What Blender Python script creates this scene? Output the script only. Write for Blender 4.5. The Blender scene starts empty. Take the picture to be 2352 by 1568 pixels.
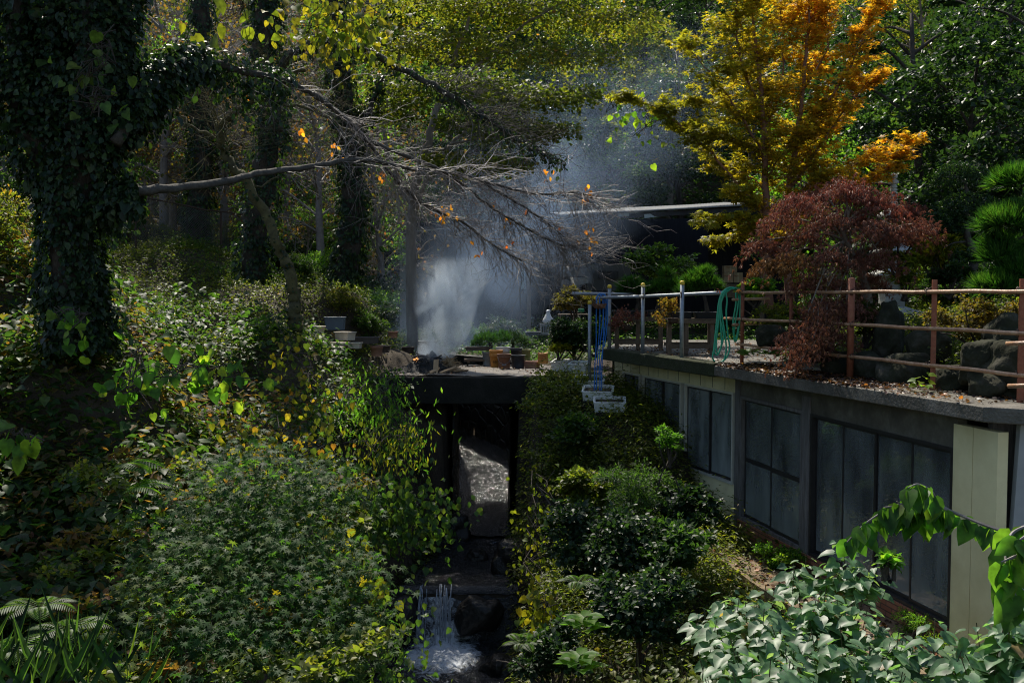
import bpy, math, random
import numpy as np
from math import sin, cos, pi, radians, atan, tan, sqrt
SC = bpy.context.scene
COL = SC.collection
rng = np.random.default_rng(7)
random.seed(7)
# ------------------------------------------------------------ camera, world, sun, exposure
F = 2287.0; PITCH = atan(113/2287.0); ZC = 7.0
cam = bpy.data.cameras.new('camera'); camo = bpy.data.objects.new('camera', cam); COL.objects.link(camo)
cam.lens = F/2352*36; cam.sensor_width = 36; cam.clip_end = 600; cam.clip_start = .05
camo.location = (0, 0, ZC); camo.rotation_euler = (pi/2-PITCH, 0, 0); SC.camera = camo
SUN_EL, SUN_AZ = radians(54), radians(-17)
w = bpy.data.worlds.new('World'); SC.world = w; w.use_nodes = True
nt = w.node_tree; bg = nt.nodes['Background']
sk = nt.nodes.new('ShaderNodeTexSky'); sk.sky_type = 'NISHITA'; sk.sun_disc = False
sk.sun_elevation = SUN_EL; sk.sun_rotation = SUN_AZ
nt.links.new(sk.outputs[0], bg.inputs[0]); bg.inputs[1].default_value = .13
sl = bpy.data.lights.new('sun', 'SUN'); sl.energy = 5.0; sl.angle = radians(.5); sl.color = (1, .93, .80)
so = bpy.data.objects.new('sun', sl); COL.objects.link(so)
so.rotation_euler = (pi/2-SUN_EL, 0, -SUN_AZ+pi); so.location = (0, 0, 40)
SC.view_settings.view_transform = 'Standard'; SC.view_settings.look = 'None'
SC.view_settings.gamma = 1; SC.view_settings.exposure = .38
cy = SC.cycles
cy.max_bounces = 6; cy.diffuse_bounces = 3; cy.glossy_bounces = 2; cy.transmission_bounces = 4
cy.transparent_max_bounces = 8; cy.volume_bounces = 3; cy.caustics_reflective = False; cy.caustics_refractive = False
cy.use_denoising = True; cy.denoiser = 'OPENIMAGEDENOISE'; cy.denoising_prefilter = 'NONE'; cy.pixel_filter_type = 'BLACKMAN_HARRIS'; cy.filter_width = 1.1; cy.use_adaptive_sampling = False
cy.sample_clamp_indirect = 3; cy.sample_clamp_direct = 0
cy.volume_step_rate = 2.0; cy.volume_max_steps = 64

def P(px, py, D):
    "point seen at (px,py) of the 2352x1568 photograph, D metres ahead"
    cx = (px-1176)/F; cyy = (784-py)/F
    dy = cos(PITCH)+cyy*sin(PITCH); dz = -sin(PITCH)+cyy*cos(PITCH)
    s = D/dy
    return np.array((cx*s, D, ZC+dz*s))
def PL(l): return [P(*q) for q in l]
def in_view(p, m=1.12, up=1.25):
    "rough test: is a point within the camera's cone, with a margin"
    y = np.maximum(p[:, 1], .3)
    cx = p[:, 0]/y*F; cz = (ZC-p[:, 2])/y*F
    return (abs(cx) < 1176*m+60) & (cz < 897*m+40) & (cz > -671*up-40) & (p[:, 1] > .8)

# ------------------------------------------------------------ object helpers
ORG = {}
def tag(o, label=None, cat=None, group=None, kind=None):
    if label: o['label'] = label
    if cat: o['category'] = cat
    if group: o['group'] = group
    if kind: o['kind'] = kind
    return o
def thing(name, loc, label, cat, group=None):
    o = bpy.data.objects.new(name, None); COL.objects.link(o); o.location = loc
    o.empty_display_size = .1
    ORG[o.name] = np.array(loc, float)
    return tag(o, label, cat, group)
def link_mesh(name, me, parent, org, **k):
    o = bpy.data.objects.new(name, me); COL.objects.link(o)
    if parent is not None:
        o.parent = parent; ORG[o.name] = ORG[parent.name]
    else:
        o.location = org; ORG[o.name] = np.array(org, float)
    return tag(o, **k)
class MB:
    def __init__(s): s.v = []; s.f = []; s.m = []; s.mi = 0
    def add(s, vs, fs):
        n = len(s.v); s.v += [tuple(map(float, q)) for q in vs]
        s.f += [tuple(n+i for i in f) for f in fs]; s.m += [s.mi]*len(fs)
    def box(s, c, d, rz=0, M=None):
        x, y, z = [q/2 for q in d]
        vs = [(a*x, b*y, e*z) for a in (-1, 1) for b in (-1, 1) for e in (-1, 1)]
        if M is None:
            R = np.array([[cos(rz), -sin(rz), 0], [sin(rz), cos(rz), 0], [0, 0, 1]])
        else: R = M
        vs = [R @ np.array(q)+np.array(c) for q in vs]
        s.add(vs, [(0, 1, 3, 2), (4, 6, 7, 5), (0, 4, 5, 1), (2, 3, 7, 6), (0, 2, 6, 4), (1, 5, 7, 3)])
        return s
    def prism(s, poly, z0, z1):
        n = len(poly)
        vs = [(p[0], p[1], z0) for p in poly]+[(p[0], p[1], z1) for p in poly]
        s.add(vs, [tuple(range(n))[::-1], tuple(range(n, 2*n))]+[(i, (i+1) % n, n+(i+1) % n, n+i) for i in range(n)])
        return s
    def bar(s, a, b, wd, th, roll=0):
        "rectangular bar from a to b"
        a = np.array(a, float); b = np.array(b, float); d = b-a; L = np.linalg.norm(d); d /= L
        up = np.array((0, 0, 1.)) if abs(d[2]) < .95 else np.array((0, 1., 0))
        x = np.cross(d, up); x /= np.linalg.norm(x); y = np.cross(x, d)
        if roll: x, y = x*cos(roll)+y*sin(roll), -x*sin(roll)+y*cos(roll)
        return s.box((a+b)/2, (wd, L, th), M=np.array([x, d, y]).T)
    def tube(s, pts, r, n=6, cap=True, jit=0):
        pts = [np.array(p, float) for p in pts]; m = len(pts)
        if np.isscalar(r): r = [r]*m
        vs = []; prev = None
        for i, p in enumerate(pts):
            d = pts[min(i+1, m-1)]-pts[max(i-1, 0)]; d /= (np.linalg.norm(d)+1e-9)
            if prev is None:
                up = np.array((0, 0, 1.)) if abs(d[2]) < .9 else np.array((1., 0, 0))
                x = np.cross(d, up)
            else: x = prev-d*np.dot(prev, d)
            x /= (np.linalg.norm(x)+1e-9); prev = x; y = np.cross(d, x)
            for k in range(n):
                a = 2*pi*k/n; rr = r[i]*(1+(random.uniform(-jit, jit) if jit else 0))
                vs.append(p+(x*cos(a)+y*sin(a))*rr)
        fs = [(i*n+k, i*n+(k+1) % n, (i+1)*n+(k+1) % n, (i+1)*n+k) for i in range(m-1) for k in range(n)]
        if cap: fs += [tuple(range(n))[::-1], tuple((m-1)*n+k for k in range(n))]
        s.add(vs, fs); return s
    def lathe(s, c, prof, n=24, sx=1, sy=1, rz=0, cap=True, wob=0):
        "prof: list of (radius, z)"
        vs = []
        for r, z in prof:
            for k in range(n):
                a = 2*pi*k/n; q = 1+(random.uniform(-wob, wob) if wob else 0)
                X = cos(a)*r*sx*q; Y = sin(a)*r*sy*q
                vs.append((c[0]+X*cos(rz)-Y*sin(rz), c[1]+X*sin(rz)+Y*cos(rz), c[2]+z))
        m = len(prof)
        fs = [(i*n+k, i*n+(k+1) % n, (i+1)*n+(k+1) % n, (i+1)*n+k) for i in range(m-1) for k in range(n)]
        if cap: fs += [tuple(range(n))[::-1], tuple((m-1)*n+k for k in range(n))]
        s.add(vs, fs); return s
    def grid(s, Pg):
        h, w_ = Pg.shape[:2]
        s.add(Pg.reshape(-1, 3), [(j*w_+i, j*w_+i+1, (j+1)*w_+i+1, (j+1)*w_+i) for j in range(h-1) for i in range(w_-1)])
        return s
    def build(s, name, mat, parent=None, smooth=False, bevel=0, **k):
        V = np.array(s.v)
        org = ORG[parent.name] if parent is not None else np.array([(V[:, 0].min()+V[:, 0].max())/2, (V[:, 1].min()+V[:, 1].max())/2, V[:, 2].min()])
        me = bpy.data.meshes.new(name); me.from_pydata((V-org).tolist(), [], s.f)
        ms = mat if isinstance(mat, (list, tuple)) else [mat]
        for q in ms: me.materials.append(q)
        if len(ms) > 1: me.polygons.foreach_set('material_index', s.m)
        if smooth: me.polygons.foreach_set('use_smooth', [True]*len(me.polygons))
        me.update()
        o = link_mesh(name, me, parent, org, **k)
        if bevel:
            md = o.modifiers.new('b', 'BEVEL'); md.width = bevel; md.segments = 2; md.limit_method = 'ANGLE'
        return o
def copy_tree(o, parent=None, first=True):
    c = o.copy(); COL.objects.link(c); c.parent = parent
    for ch in list(o.children): copy_tree(ch, c)
    return c

# ------------------------------------------------------------ materials
def newmat(name):
    m = bpy.data.materials.new(name); m.use_nodes = True; t = m.node_tree
    return m, t, t.nodes['Principled BSDF'], t.nodes, t.links
def mat(name, c, rough=.7, c2=None, scale=3, detail=6, bump=0, bscale=None, metal=0, spec=.4, c3=None, stretch=None, w=.25):
    m, t, b, N, L = newmat(name)
    b.inputs['Roughness'].default_value = rough; b.inputs['Metallic'].default_value = metal
    b.inputs['Specular IOR Level'].default_value = spec
    tc = N.new('ShaderNodeTexCoord'); src = tc.outputs['Object']
    if stretch:
        mp = N.new('ShaderNodeMapping'); mp.inputs['Scale'].default_value = stretch
        L.new(src, mp.inputs[0]); src = mp.outputs[0]
    if c2 is not None:
        n = N.new('ShaderNodeTexNoise'); n.inputs['Scale'].default_value = scale; n.inputs['Detail'].default_value = detail
        n.inputs['Roughness'].default_value = .65
        L.new(src, n.inputs[0])
        r = N.new('ShaderNodeValToRGB'); r.color_ramp.elements[0].position = .5-w; r.color_ramp.elements[1].position = .5+w
        r.color_ramp.elements[0].color = (*c, 1); r.color_ramp.elements[1].color = (*c2, 1)
        if c3 is not None:
            e = r.color_ramp.elements.new(.5); e.color = (*c3, 1)
        L.new(n.outputs[0], r.inputs[0]); L.new(r.outputs[0], b.inputs['Base Color'])
    else: b.inputs['Base Color'].default_value = (*c, 1)
    if bump:
        n2 = N.new('ShaderNodeTexNoise'); n2.inputs['Scale'].default_value = bscale or scale*5; n2.inputs['Detail'].default_value = 8
        L.new(src, n2.inputs[0]); bp = N.new('ShaderNodeBump'); bp.inputs['Strength'].default_value = bump
        bp.inputs['Distance'].default_value = .02
        L.new(n2.outputs[0], bp.inputs['Height']); L.new(bp.outputs[0], b.inputs['Normal'])
    return m
def leafmat(name, stops, rough=.42, trans=.45, tcol=1.6, tint=(1.2, 1.25, .45), spec=.5, mottle=14):
    rough += .06; spec *= .6; trans = min(.65, trans+.10); tcol *= 1.25
    "stops: list of (pos, colour) looked up with the per-leaf value r"
    m, t, b, N, L = newmat(name)
    a = N.new('ShaderNodeAttribute'); a.attribute_name = 'r'
    r = N.new('ShaderNodeValToRGB'); E = r.color_ramp.elements
    while len(E) < len(stops): E.new(.5)
    for e, (p, c) in zip(E, stops): e.position = p; e.color = (*c, 1)
    L.new(a.outputs['Fac'], r.inputs[0])
    if mottle:
        tc = N.new('ShaderNodeTexCoord'); nz = N.new('ShaderNodeTexNoise'); nz.inputs['Scale'].default_value = mottle; nz.inputs['Detail'].default_value = 4; L.new(tc.outputs['Object'], nz.inputs[0])
        hs = N.new('ShaderNodeHueSaturation'); mr = N.new('ShaderNodeMapRange'); mr.inputs['From Min'].default_value = .3; mr.inputs['From Max'].default_value = .7; mr.inputs['To Min'].default_value = .45; mr.inputs['To Max'].default_value = 1.4
        L.new(nz.outputs[0], mr.inputs[0]); L.new(mr.outputs[0], hs.inputs['Value']); L.new(r.outputs[0], hs.inputs['Color']); rout = hs.outputs[0]
    else: rout = r.outputs[0]
    L.new(rout, b.inputs['Base Color'])
    b.inputs['Roughness'].default_value = rough; b.inputs['Specular IOR Level'].default_value = spec
    tr = N.new('ShaderNodeBsdfTranslucent')
    mx = N.new('ShaderNodeMix'); mx.data_type = 'RGBA'; mx.blend_type = 'MULTIPLY'; mx.inputs[0].default_value = 1
    L.new(rout, mx.inputs[6]); mx.inputs[7].default_value = (*[tcol*q for q in tint], 1)
    L.new(mx.outputs[2], tr.inputs[0])
    ms = N.new('ShaderNodeMixShader'); ms.inputs[0].default_value = trans
    L.new(b.outputs[0], ms.inputs[1]); L.new(tr.outputs[0], ms.inputs[2])
    L.new(ms.outputs[0], N['Material Output'].inputs[0])
    return m

# ------------------------------------------------------------ leaves
def _t(v, f): return np.array(v, float), f
LT = {
 'quad': _t([(0, 0, 0), (-.3, .45, .07), (0, 1, -.05), (.3, .45, .07)], [(0, 2, 1), (0, 3, 2)]),
 'thin': _t([(0, 0, 0), (-.13, .45, .03), (0, 1, -.12), (.13, .45, .03)], [(0, 2, 1), (0, 3, 2)]),
 'needle': _t([(-.018, 0, 0), (.018, 0, 0), (0, 1, 0)], [(0, 1, 2)]),
 'oval': _t([(0, 0, 0), (0, .5, -.02), (0, 1, -.13), (-.27, .2, .05), (-.36, .5, .07), (-.2, .8, 0), (.27, .2, .05), (.36, .5, .07), (.2, .8, 0)],
            [(0, 1, 4, 3), (1, 2, 5, 4), (0, 6, 7, 1), (1, 7, 8, 2)]),
 'heart': _t([(0, 0, 0), (0, .5, -.03), (0, 1.05, -.2), (-.2, -.12, .04), (-.43, .05, .07), (-.46, .38, .09), (-.25, .75, 0),
              (.2, -.12, .04), (.43, .05, .07), (.46, .38, .09), (.25, .75, 0)],
             [(0, 5, 4, 3), (0, 1, 6, 5), (1, 2, 6), (0, 7, 8, 9), (0, 9, 10, 1), (1, 10, 2)]),
}
def _star(lob=5, inner=.34, droop=.12):
    v = [(0, .12, 0)]; n = lob*2+1
    a0 = -155 if lob == 7 else -125
    for i in range(lob*2-1):
        a = radians(a0+(-2*a0)*i/(lob*2-2))
        k = abs((i-(lob-1))/(lob-1))
        R = (1-.35*k) if i % 2 == 0 else inner
        v.append((sin(a)*R*.75, .12+cos(a)*R*.85, -droop*R))
    f = [(0, i+1, i) for i in range(1, len(v)-1)]
    return _t(v, f)
LT['star'] = _star(5); LT['star7'] = _star(7, .3, .15)
def norm(a): return a/(np.linalg.norm(a, axis=-1, keepdims=True)+1e-9)
class LB:
    "collects leaves; each call adds many copies of one leaf shape"
    def __init__(s): s.V = []; s.R = []; s.loops = []; s.tot = []; s.n = 0
    def add(s, pos, dr, nrm, size, shape='quad', r=None, width=1.0):
        pos = np.asarray(pos, float); N = len(pos)
        if N == 0: return s
        T, Fc = LT[shape]
        y = norm(np.asarray(dr, float)*np.ones((N, 1))); z = np.asarray(nrm, float)*np.ones((N, 1))
        z = z-y*(z*y).sum(1, keepdims=True); bad = np.linalg.norm(z, axis=1) < 1e-4; z[bad] = (0.01, .3, 1); z = norm(z)
        x = np.cross(y, z); size = np.asarray(size, float)*np.ones(N)
        tw = T[:, 0]*width
        V = pos[:, None]+size[:, None, None]*(tw[None, :, None]*x[:, None]+T[None, :, 1, None]*y[:, None]+T[None, :, 2, None]*z[:, None])
        k = len(T)
        s.V.append(V.reshape(-1, 3).astype(np.float32))
        if r is None: r = rng.random(N)
        s.R.append(np.repeat(np.clip(r, 0, 1), k).astype(np.float32))
        base = (np.arange(N)*k+s.n)
        fl = np.concatenate([np.array(f) for f in Fc]); ft = np.array([len(f) for f in Fc])
        s.loops.append((base[:, None]+fl[None]).reshape(-1).astype(np.int32))
        s.tot.append(np.tile(ft, N).astype(np.int32)); s.n += N*k
        return s
    def build(s, name, m, parent=None, **k):
        V = np.concatenate(s.V); R = np.concatenate(s.R); lo = np.concatenate(s.loops); to = np.concatenate(s.tot)
        org = ORG[parent.name] if parent is not None else np.array([V[:, 0].mean(), V[:, 1].mean(), V[:, 2].min()])
        me = bpy.data.meshes.new(name)
        me.vertices.add(len(V)); me.vertices.foreach_set('co', (V-org).astype(np.float32).ravel())
        me.loops.add(len(lo)); me.loops.foreach_set('vertex_index', lo)
        me.polygons.add(len(to)); st = np.concatenate([[0], np.cumsum(to)[:-1]]).astype(np.int32)
        me.polygons.foreach_set('loop_start', st); me.polygons.foreach_set('loop_total', to)
        me.polygons.foreach_set('use_smooth', np.ones(len(to), bool))
        me.update(calc_edges=True)
        at = me.attributes.new('r', 'FLOAT', 'POINT'); at.data.foreach_set('value', R)
        me.materials.append(m)
        return link_mesh(name, me, parent, org, **k)
def rdir(n): return norm(rng.normal(size=(n, 3)))
def lobes(c, rad, k, lr=(.28, .5), flat=1.0):
    "k sub-spheres spread through an ellipsoid"
    q = rdir(k)*(rng.random((k, 1))**.45)*np.array(rad)*.78+np.array(c)
    return q, rng.uniform(lr[0], lr[1], k)*min(rad[0], rad[2]*1.2)
def cloud(lb, c, rad, n, size, shape='quad', k=14, lr=(.3, .55), r=(.0, 1.0), droop=.35, shell=.55, rl=.35, flat=.75, width=1.0):
    "leaf clumps: n leaves on the shells of k lobes inside an ellipsoid"
    q, R = lobes(c, rad, k, lr)
    i = rng.choice(k, n, p=(R**2/np.sum(R**2)))
    d = rdir(n); d[:, 2] = np.abs(d[:, 2])*.8+d[:, 2]*.2
    rr = R[i]*(shell+(1-shell)*rng.random(n)**.5)*(1+.22*np.sin(d[:, 0]*7+i)*np.cos(d[:, 1]*6+i*2))
    S = k*5; sd = rdir(S); sd[:, 2] = np.abs(sd[:, 2])*.9+.1; so_ = rng.integers(0, k, S); sj = rng.integers(0, S, n); tw_ = rng.random(n) < .38
    i = np.where(tw_, so_[sj], i); sl2 = rng.uniform(1.0, 1.75, S)[sj]*(.35+.65*rng.random(n)); rr = np.where(tw_, R[i]*sl2, rr)
    d = np.where(tw_[:, None], norm(sd[sj]+rng.normal(size=(n, 3))*.13), d)
    pos = q[i]+d*rr[:, None]*np.array((1, 1, flat))
    gd = d+rng.normal(size=(n, 3))*.5; gd[:, 2] -= droop
    nr = np.array((0, 0, 1.))+d*.5+rng.normal(size=(n, 3))*.45
    lobr = rng.random(k)
    rv = r[0]+(r[1]-r[0])*((1-rl)*rng.random(n)+rl*lobr[i])
    lb.add(pos, gd, nr, size*rng.uniform(.65, 1.25, n), shape, rv, width)
    return lb
def catmull(pts, n=6):
    p = [np.array(q, float) for q in pts]; p = [2*p[0]-p[1]]+p+[2*p[-1]-p[-2]]; out = []
    for i in range(1, len(p)-2):
        for k in range(n):
            t = k/n
            out.append(.5*((2*p[i])+(-p[i-1]+p[i+1])*t+(2*p[i-1]-5*p[i]+4*p[i+1]-p[i+2])*t*t+(-p[i-1]+3*p[i]-3*p[i+1]+p[i+2])*t**3))
    out.append(p[-2]); return out
def limb(mb, pts, r0, r1, n=8, k=5, wig=.0, jit=.06, pw=1.0):
    c = catmull(pts, k); m = len(c)
    if wig: c = [q+np.random.default_rng(i*7+m).normal(size=3)*wig*min(1, i/2) for i, q in enumerate(c)]
    rr = [r0+(r1-r0)*(i/(m-1))**pw for i in range(m)]
    mb.tube(c, rr, n, jit=jit); return c, rr
def along(c, n):
    "n random points on a polyline, with tangents and parameter"
    c = np.array(c); t = rng.random(n)*(len(c)-1); i = np.minimum(t.astype(int), len(c)-2); f = (t-i)[:, None]
    return c[i]*(1-f)+c[i+1]*f, norm(c[i+1]-c[i]), t/(len(c)-1)
def ivy(lb, c, rr, n, size=.06, off=.1, shape='oval', r=(0, 1), hang=.25):
    p, tg, t = along(c, n); R = np.interp(t*(len(rr)-1), np.arange(len(rr)), rr)
    d = rdir(n); d = norm(d-tg*(d*tg).sum(1, keepdims=True))
    lump = .5+.5*np.sin(p[:, 2]*2.3+d[:, 0]*3.3+p[:, 0]*4)*np.cos(p[:, 1]*3+d[:, 1]*4+p[:, 2]*3.7); lump = lump*1.1+.5*np.maximum(0, np.sin(p[:, 2]*6.1+d[:, 0]*7+1)*np.sin(d[:, 1]*6+p[:, 2]*4.4))
    keep = (np.sin(p[:, 2]*3.3+d[:, 0]*5)+np.sin(d[:, 1]*6+p[:, 2]*5.1+p[:, 0]*3)+rng.normal(size=n)*.5) > -1.15; p = p[keep]; d = d[keep]; R = R[keep]; lump = lump[keep]; n = len(p); off = off*np.where(rng.random(n) < .08, 2.2, 1); size = size*np.exp(rng.normal(size=n)*.28)
    pos = p+d*(R+off*(.1+lump+.5*rng.random(n)))[:, None]; pos[:, 2] -= hang*rng.random(n)**3*lump
    gd = d*.5+rng.normal(size=(n, 3))*.4; gd[:, 2] -= .8
    lb.add(pos, gd, d+np.array((0, 0, .4))+rng.normal(size=(n, 3))*.35, size*rng.uniform(.6, 1.3, n), shape, r[0]+(r[1]-r[0])*rng.random(n))
def twigs(mb, p, d, L, r, depth, spread=.55, droop=0, tips=None, n=3, seg=3, kids=(2, 4), up=0):
    "recursive bare twig"
    p = np.array(p, float); d = np.array(d, float); pts = [p]; q = p
    for i in range(seg):
        d = d+np.random.normal(size=3)*.24; d[2] += -droop+up; d /= np.linalg.norm(d); q = q+d*L/seg; pts.append(q)
    mb.tube(pts, [r*(1-.55*i/seg) for i in range(seg+1)], n, cap=False)
    if tips is not None and depth <= 1: tips.append((q, d))
    if depth > 0:
        for k in range(random.randint(*kids)):
            i = random.randint(1, seg); a = np.random.normal(size=3); a -= d*np.dot(a, d); a /= np.linalg.norm(a)+1e-9
            nd = d*(1-spread*.4)+a*spread; nd /= np.linalg.norm(nd)
            twigs(mb, pts[i], nd, L*random.uniform(.5, .8), r*.55, depth-1, spread, droop, tips, n, seg, kids, up)
np.random.seed(5)
# ============================================================ terrain
def interp(x, t): return np.interp(x, [a for a, _ in t], [b for _, b in t])
XL = [(4, -2.3), (14, -2.5), (17, -2.3), (20, -1.55), (21.5, -1.3), (22.6, -1.34), (27.8, -2.05), (34, -6), (42, -8), (60, -12)]
XR = [(4, .2), (14, .15), (17, .1), (20, .05), (21.5, .05), (25.4, .1), (27.8, -1.85), (34, -5.4), (42, -7), (60, -11)]
BED = [(4, -6.6), (17.4, -6.35), (17.7, -5.35), (20.5, -5.28), (20.9, -5.22), (27.5, -3.75), (34, -3.3), (60, -3)]
LP = np.array([(-3.8, 8, -2.9), (-2.1, 7, -3.6), (-1.9, 9, -4.0), (-4.2, 11, -2.2), (-3, 12, -2.9), (-2.7, 12, -3.4), (-3.1, 15, -2.0), (-2.6, 15, -3.0),
  (-3.9, 18, -.75), (-3.0, 18, -1.6), (-5.9, 20, -.35), (-8.6, 27, 1.1), (-5, 27, .3), (-5.2, 25, .25), (-4.1, 24, .1), (-5.2, 12, -.8), (-8.2, 16, .4),
  (-2.9, 21, -1.6), (-2.4, 21.9, -1.78), (-1.9, 20.3, -3.4), (-2.4, 20.4, -2.7), (-1.8, 20.85, -2.9), (-2.3, 20.9, -2.4), (-2.4, 24.5, -1.78), (-3.2, 23, -1.3), (-3, 27, -1.4), (-2.4, 29, -1.6), (-8, 10, -.9), (-8, 5, -2), (-4, 5, -3.4), (-2.3, 18, -2.9),
  (-12, 14, 1), (-12, 22, 1.4), (-12, 30, 2), (-2.6, 4, -4), (-16, 8, .5), (-7, 33, .8), (-14, 36, 2.5), (-3, 36, -1.3), (-9, 42, 1.5), (-16, 44, 3)])
RP = np.array([(.6, 21, -1.9), (.8, 24.5, -1.78), (1.5, 22, -1.72), (3, 23.5, -1.5), (1.1, 20.3, -2.0), (1.45, 20, -2.0), (1.75, 20, -2.0), (1.6, 19.3, -2.1), (1.85, 19.2, -2.15), (1.95, 18.7, -2.3), (1.3, 18.9, -2.6), (1.7, 17.6, -3.0), (2.3, 16, -3.9), (2.8, 14, -4.1), (1.2, 18, -3.6),
  (.9, 16, -4.6), (1.5, 13, -4.8), (2.9, 11.5, -4.4), (2.3, 10, -4.4), (3.0, 8, -4.1), (2.5, 6, -4.3), (1, 10, -5.2), (4.5, 8, -3.85), (6, 8, -3.7), (.6, 16, -5.2),
  (.5, 12, -5.7), (5, 4, -4.0), (1, 6, -5.3), (.6, 26, -1.75), (3, 27, -1.6), (8, 27, -1.3), (8, 21, -1.1), (14, 18, 0), (14, 26, .8), (5, 33, -1.2), (0, 36, -1.3), (5, 40, -1.2), (14, 36, 1), (12, 8, -3)])
FB_A = np.array((2.17, 21.05)); FB_B = np.array((3.67, 16.1)); FB_C = np.array((4.79, 10.7)); FB_E = np.array((4.935, 10.0))
def facx(y): return np.interp(y, [8.5, 10.0, 10.7, 16.1, 21.05], [5.25, 4.935, 4.79, 3.67, 2.17])
def idw(x, y, pts):
    s = np.zeros_like(x); ws = np.zeros_like(x)
    for a, b, c in pts:
        d2 = (x-a)**2+(y-b)**2+.15; w_ = d2**-1.9; s += w_*c; ws += w_
    return s/ws
def lump(x, y):
    return (np.sin(x*.9+1.3)*np.cos(y*.8)+.5*np.sin(x*2.1+y*1.7)+.35*np.cos(x*3.9-y*3.1))
def hill(x, y):
    t = np.maximum(0, y-40)
    return t*.60+np.maximum(0, np.abs(x-2)-14)*.2+np.sin(x*.15+1)*t*.05
def gz(x, y):
    x = np.asarray(x, float); y = np.asarray(y, float)
    xl = interp(y, XL); xr = interp(y, XR); bed = interp(y, BED)
    mid = (xl+xr)/2; left = idw(x, y, LP); right = idw(x, y, RP)
    top = np.where(x < mid, left, right)
    top = top+.10*lump(x, y)*np.clip(1-np.maximum(0, (y-20.5))*(25.5-y)*.3*(np.abs(x) < 3), 0, 1)
    # inside the low building and under the terrace
    fx = facx(y); inb = (x > fx-.02) & (y > 9) & (y < 21.1)
    inter = inb & (x < fx+2.8)
    top = np.where(inb, np.where(inter, -3.99, -1.45), top)
    top = np.where((x > 2.2) & (y >= 21.1) & (y < 24), np.minimum(top, -1.45), top)
    top = top+hill(x, y)
    d = np.where(x < mid, xl-x, x-xr)         # >0 outside the channel
    stp = np.where(y > 21.0, .12, np.where(x < mid, .55, .5))
    s = np.clip(d/stp, 0, 1); s = s*s*(3-2*s)
    s = np.where(y > 42, 1, s)
    return ZC+bed+(top-bed)*s
M_soil = mat('soil', (.030, .022, .014), .95, (.075, .055, .034), 4, bump=.8, bscale=30)
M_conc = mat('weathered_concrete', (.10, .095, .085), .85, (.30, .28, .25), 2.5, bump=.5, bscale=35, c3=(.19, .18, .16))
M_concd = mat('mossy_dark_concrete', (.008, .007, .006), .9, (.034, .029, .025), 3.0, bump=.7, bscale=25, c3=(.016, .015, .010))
M_rust = mat('rust_paint', (.17, .065, .032), .6, (.31, .135, .065), 14, bump=.3, c3=(.26, .075, .035))
M_ruspipe = mat('worn_orange_pipe', (.20, .09, .045), .4, (.55, .38, .22), 9, bump=.3, c3=(.38, .21, .11), spec=.6)
M_silver = mat('galvanised_pipe', (.24, .26, .28), .45, (.40, .43, .46), 12, metal=.55, bump=.1)
M_yel = mat('yellow_plastic', (.75, .52, .05), .5)
M_wire = mat('rusty_wire', (.06, .035, .022), .7)
M_green = mat('green_hose', (.02, .38, .20), .35, spec=.6)
M_blue = mat('blue_rope', (.02, .16, .50), .6)
M_wood = mat('grey_brown_wood', (.09, .062, .042), .8, (.21, .15, .10), 6, bump=.5, stretch=(8, 8, 1.2))
M_woodh = mat('grey_brown_wood_rail', (.085, .058, .04), .8, (.20, .14, .095), 6, bump=.5, stretch=(1.2, 8, 8))
M_black = mat('black_plastic', (.018, .018, .02), .45)
M_panel = mat('cream_wall_panel', (.58, .49, .24), .7, (.84, .74, .42), 1.3, bump=.12, bscale=90)
M_panels = mat('stained_cream_panel', (.32, .26, .12), .75, (.84, .76, .47), 1.2, bump=.12, bscale=80, c3=(.76, .68, .40), w=.30)
M_alu = mat('aluminium_frame', (.52, .50, .42), .45, (.68, .66, .56), 8, metal=.2)
M_dframe = mat('dark_bronze_frame', (.014, .013, .013), .5, (.035, .032, .03), 8)
M_dwood = mat('rotten_grey_timber', (.05, .042, .036), .85, (.22, .205, .19), 3, bump=.6, stretch=(6, 6, .8))
M_lintel = mat('lime_stained_lintel', (.035, .03, .024), .85, (.22, .205, .16), 2.2, bump=.6, c3=(.10, .09, .065))
def brickmat(name, c1, c2, mortar, sc, bw=.6, rh=.25):
    m, t, b, N, L = newmat(name)
    tc = N.new('ShaderNodeTexCoord'); mp = N.new('ShaderNodeMapping'); mp.inputs['Rotation'].default_value = (pi/2, 0, 0)
    br = N.new('ShaderNodeTexBrick'); br.inputs['Scale'].default_value = sc
    br.inputs['Color1'].default_value = (*c1, 1); br.inputs['Color2'].default_value = (*c2, 1); br.inputs['Mortar'].default_value = (*mortar, 1)
    br.inputs['Brick Width'].default_value = bw; br.inputs['Row Height'].default_value = rh; br.inputs['Mortar Size'].default_value = .03
    sp = N.new('ShaderNodeSeparateXYZ'); cb = N.new('ShaderNodeCombineXYZ')
    L.new(tc.outputs['Object'], sp.inputs[0]); L.new(sp.outputs[1], cb.inputs[0]); L.new(sp.outputs[2], cb.inputs[1])
    L.new(cb.outputs[0], br.inputs[0]); L.new(br.outputs[0], b.inputs['Base Color'])
    bp = N.new('ShaderNodeBump'); bp.inputs['Strength'].default_value = .8; bp.inputs['Distance'].default_value = .01; bp.invert = True
    L.new(br.outputs['Fac'], bp.inputs['Height']); L.new(bp.outputs[0], b.inputs['Normal'])
    b.inputs['Roughness'].default_value = .5
    return m
M_brick = brickmat('red_tile_brick', (.24, .09, .05), (.30, .13, .075), (.06, .04, .03), 4, .9, .26)

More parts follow.
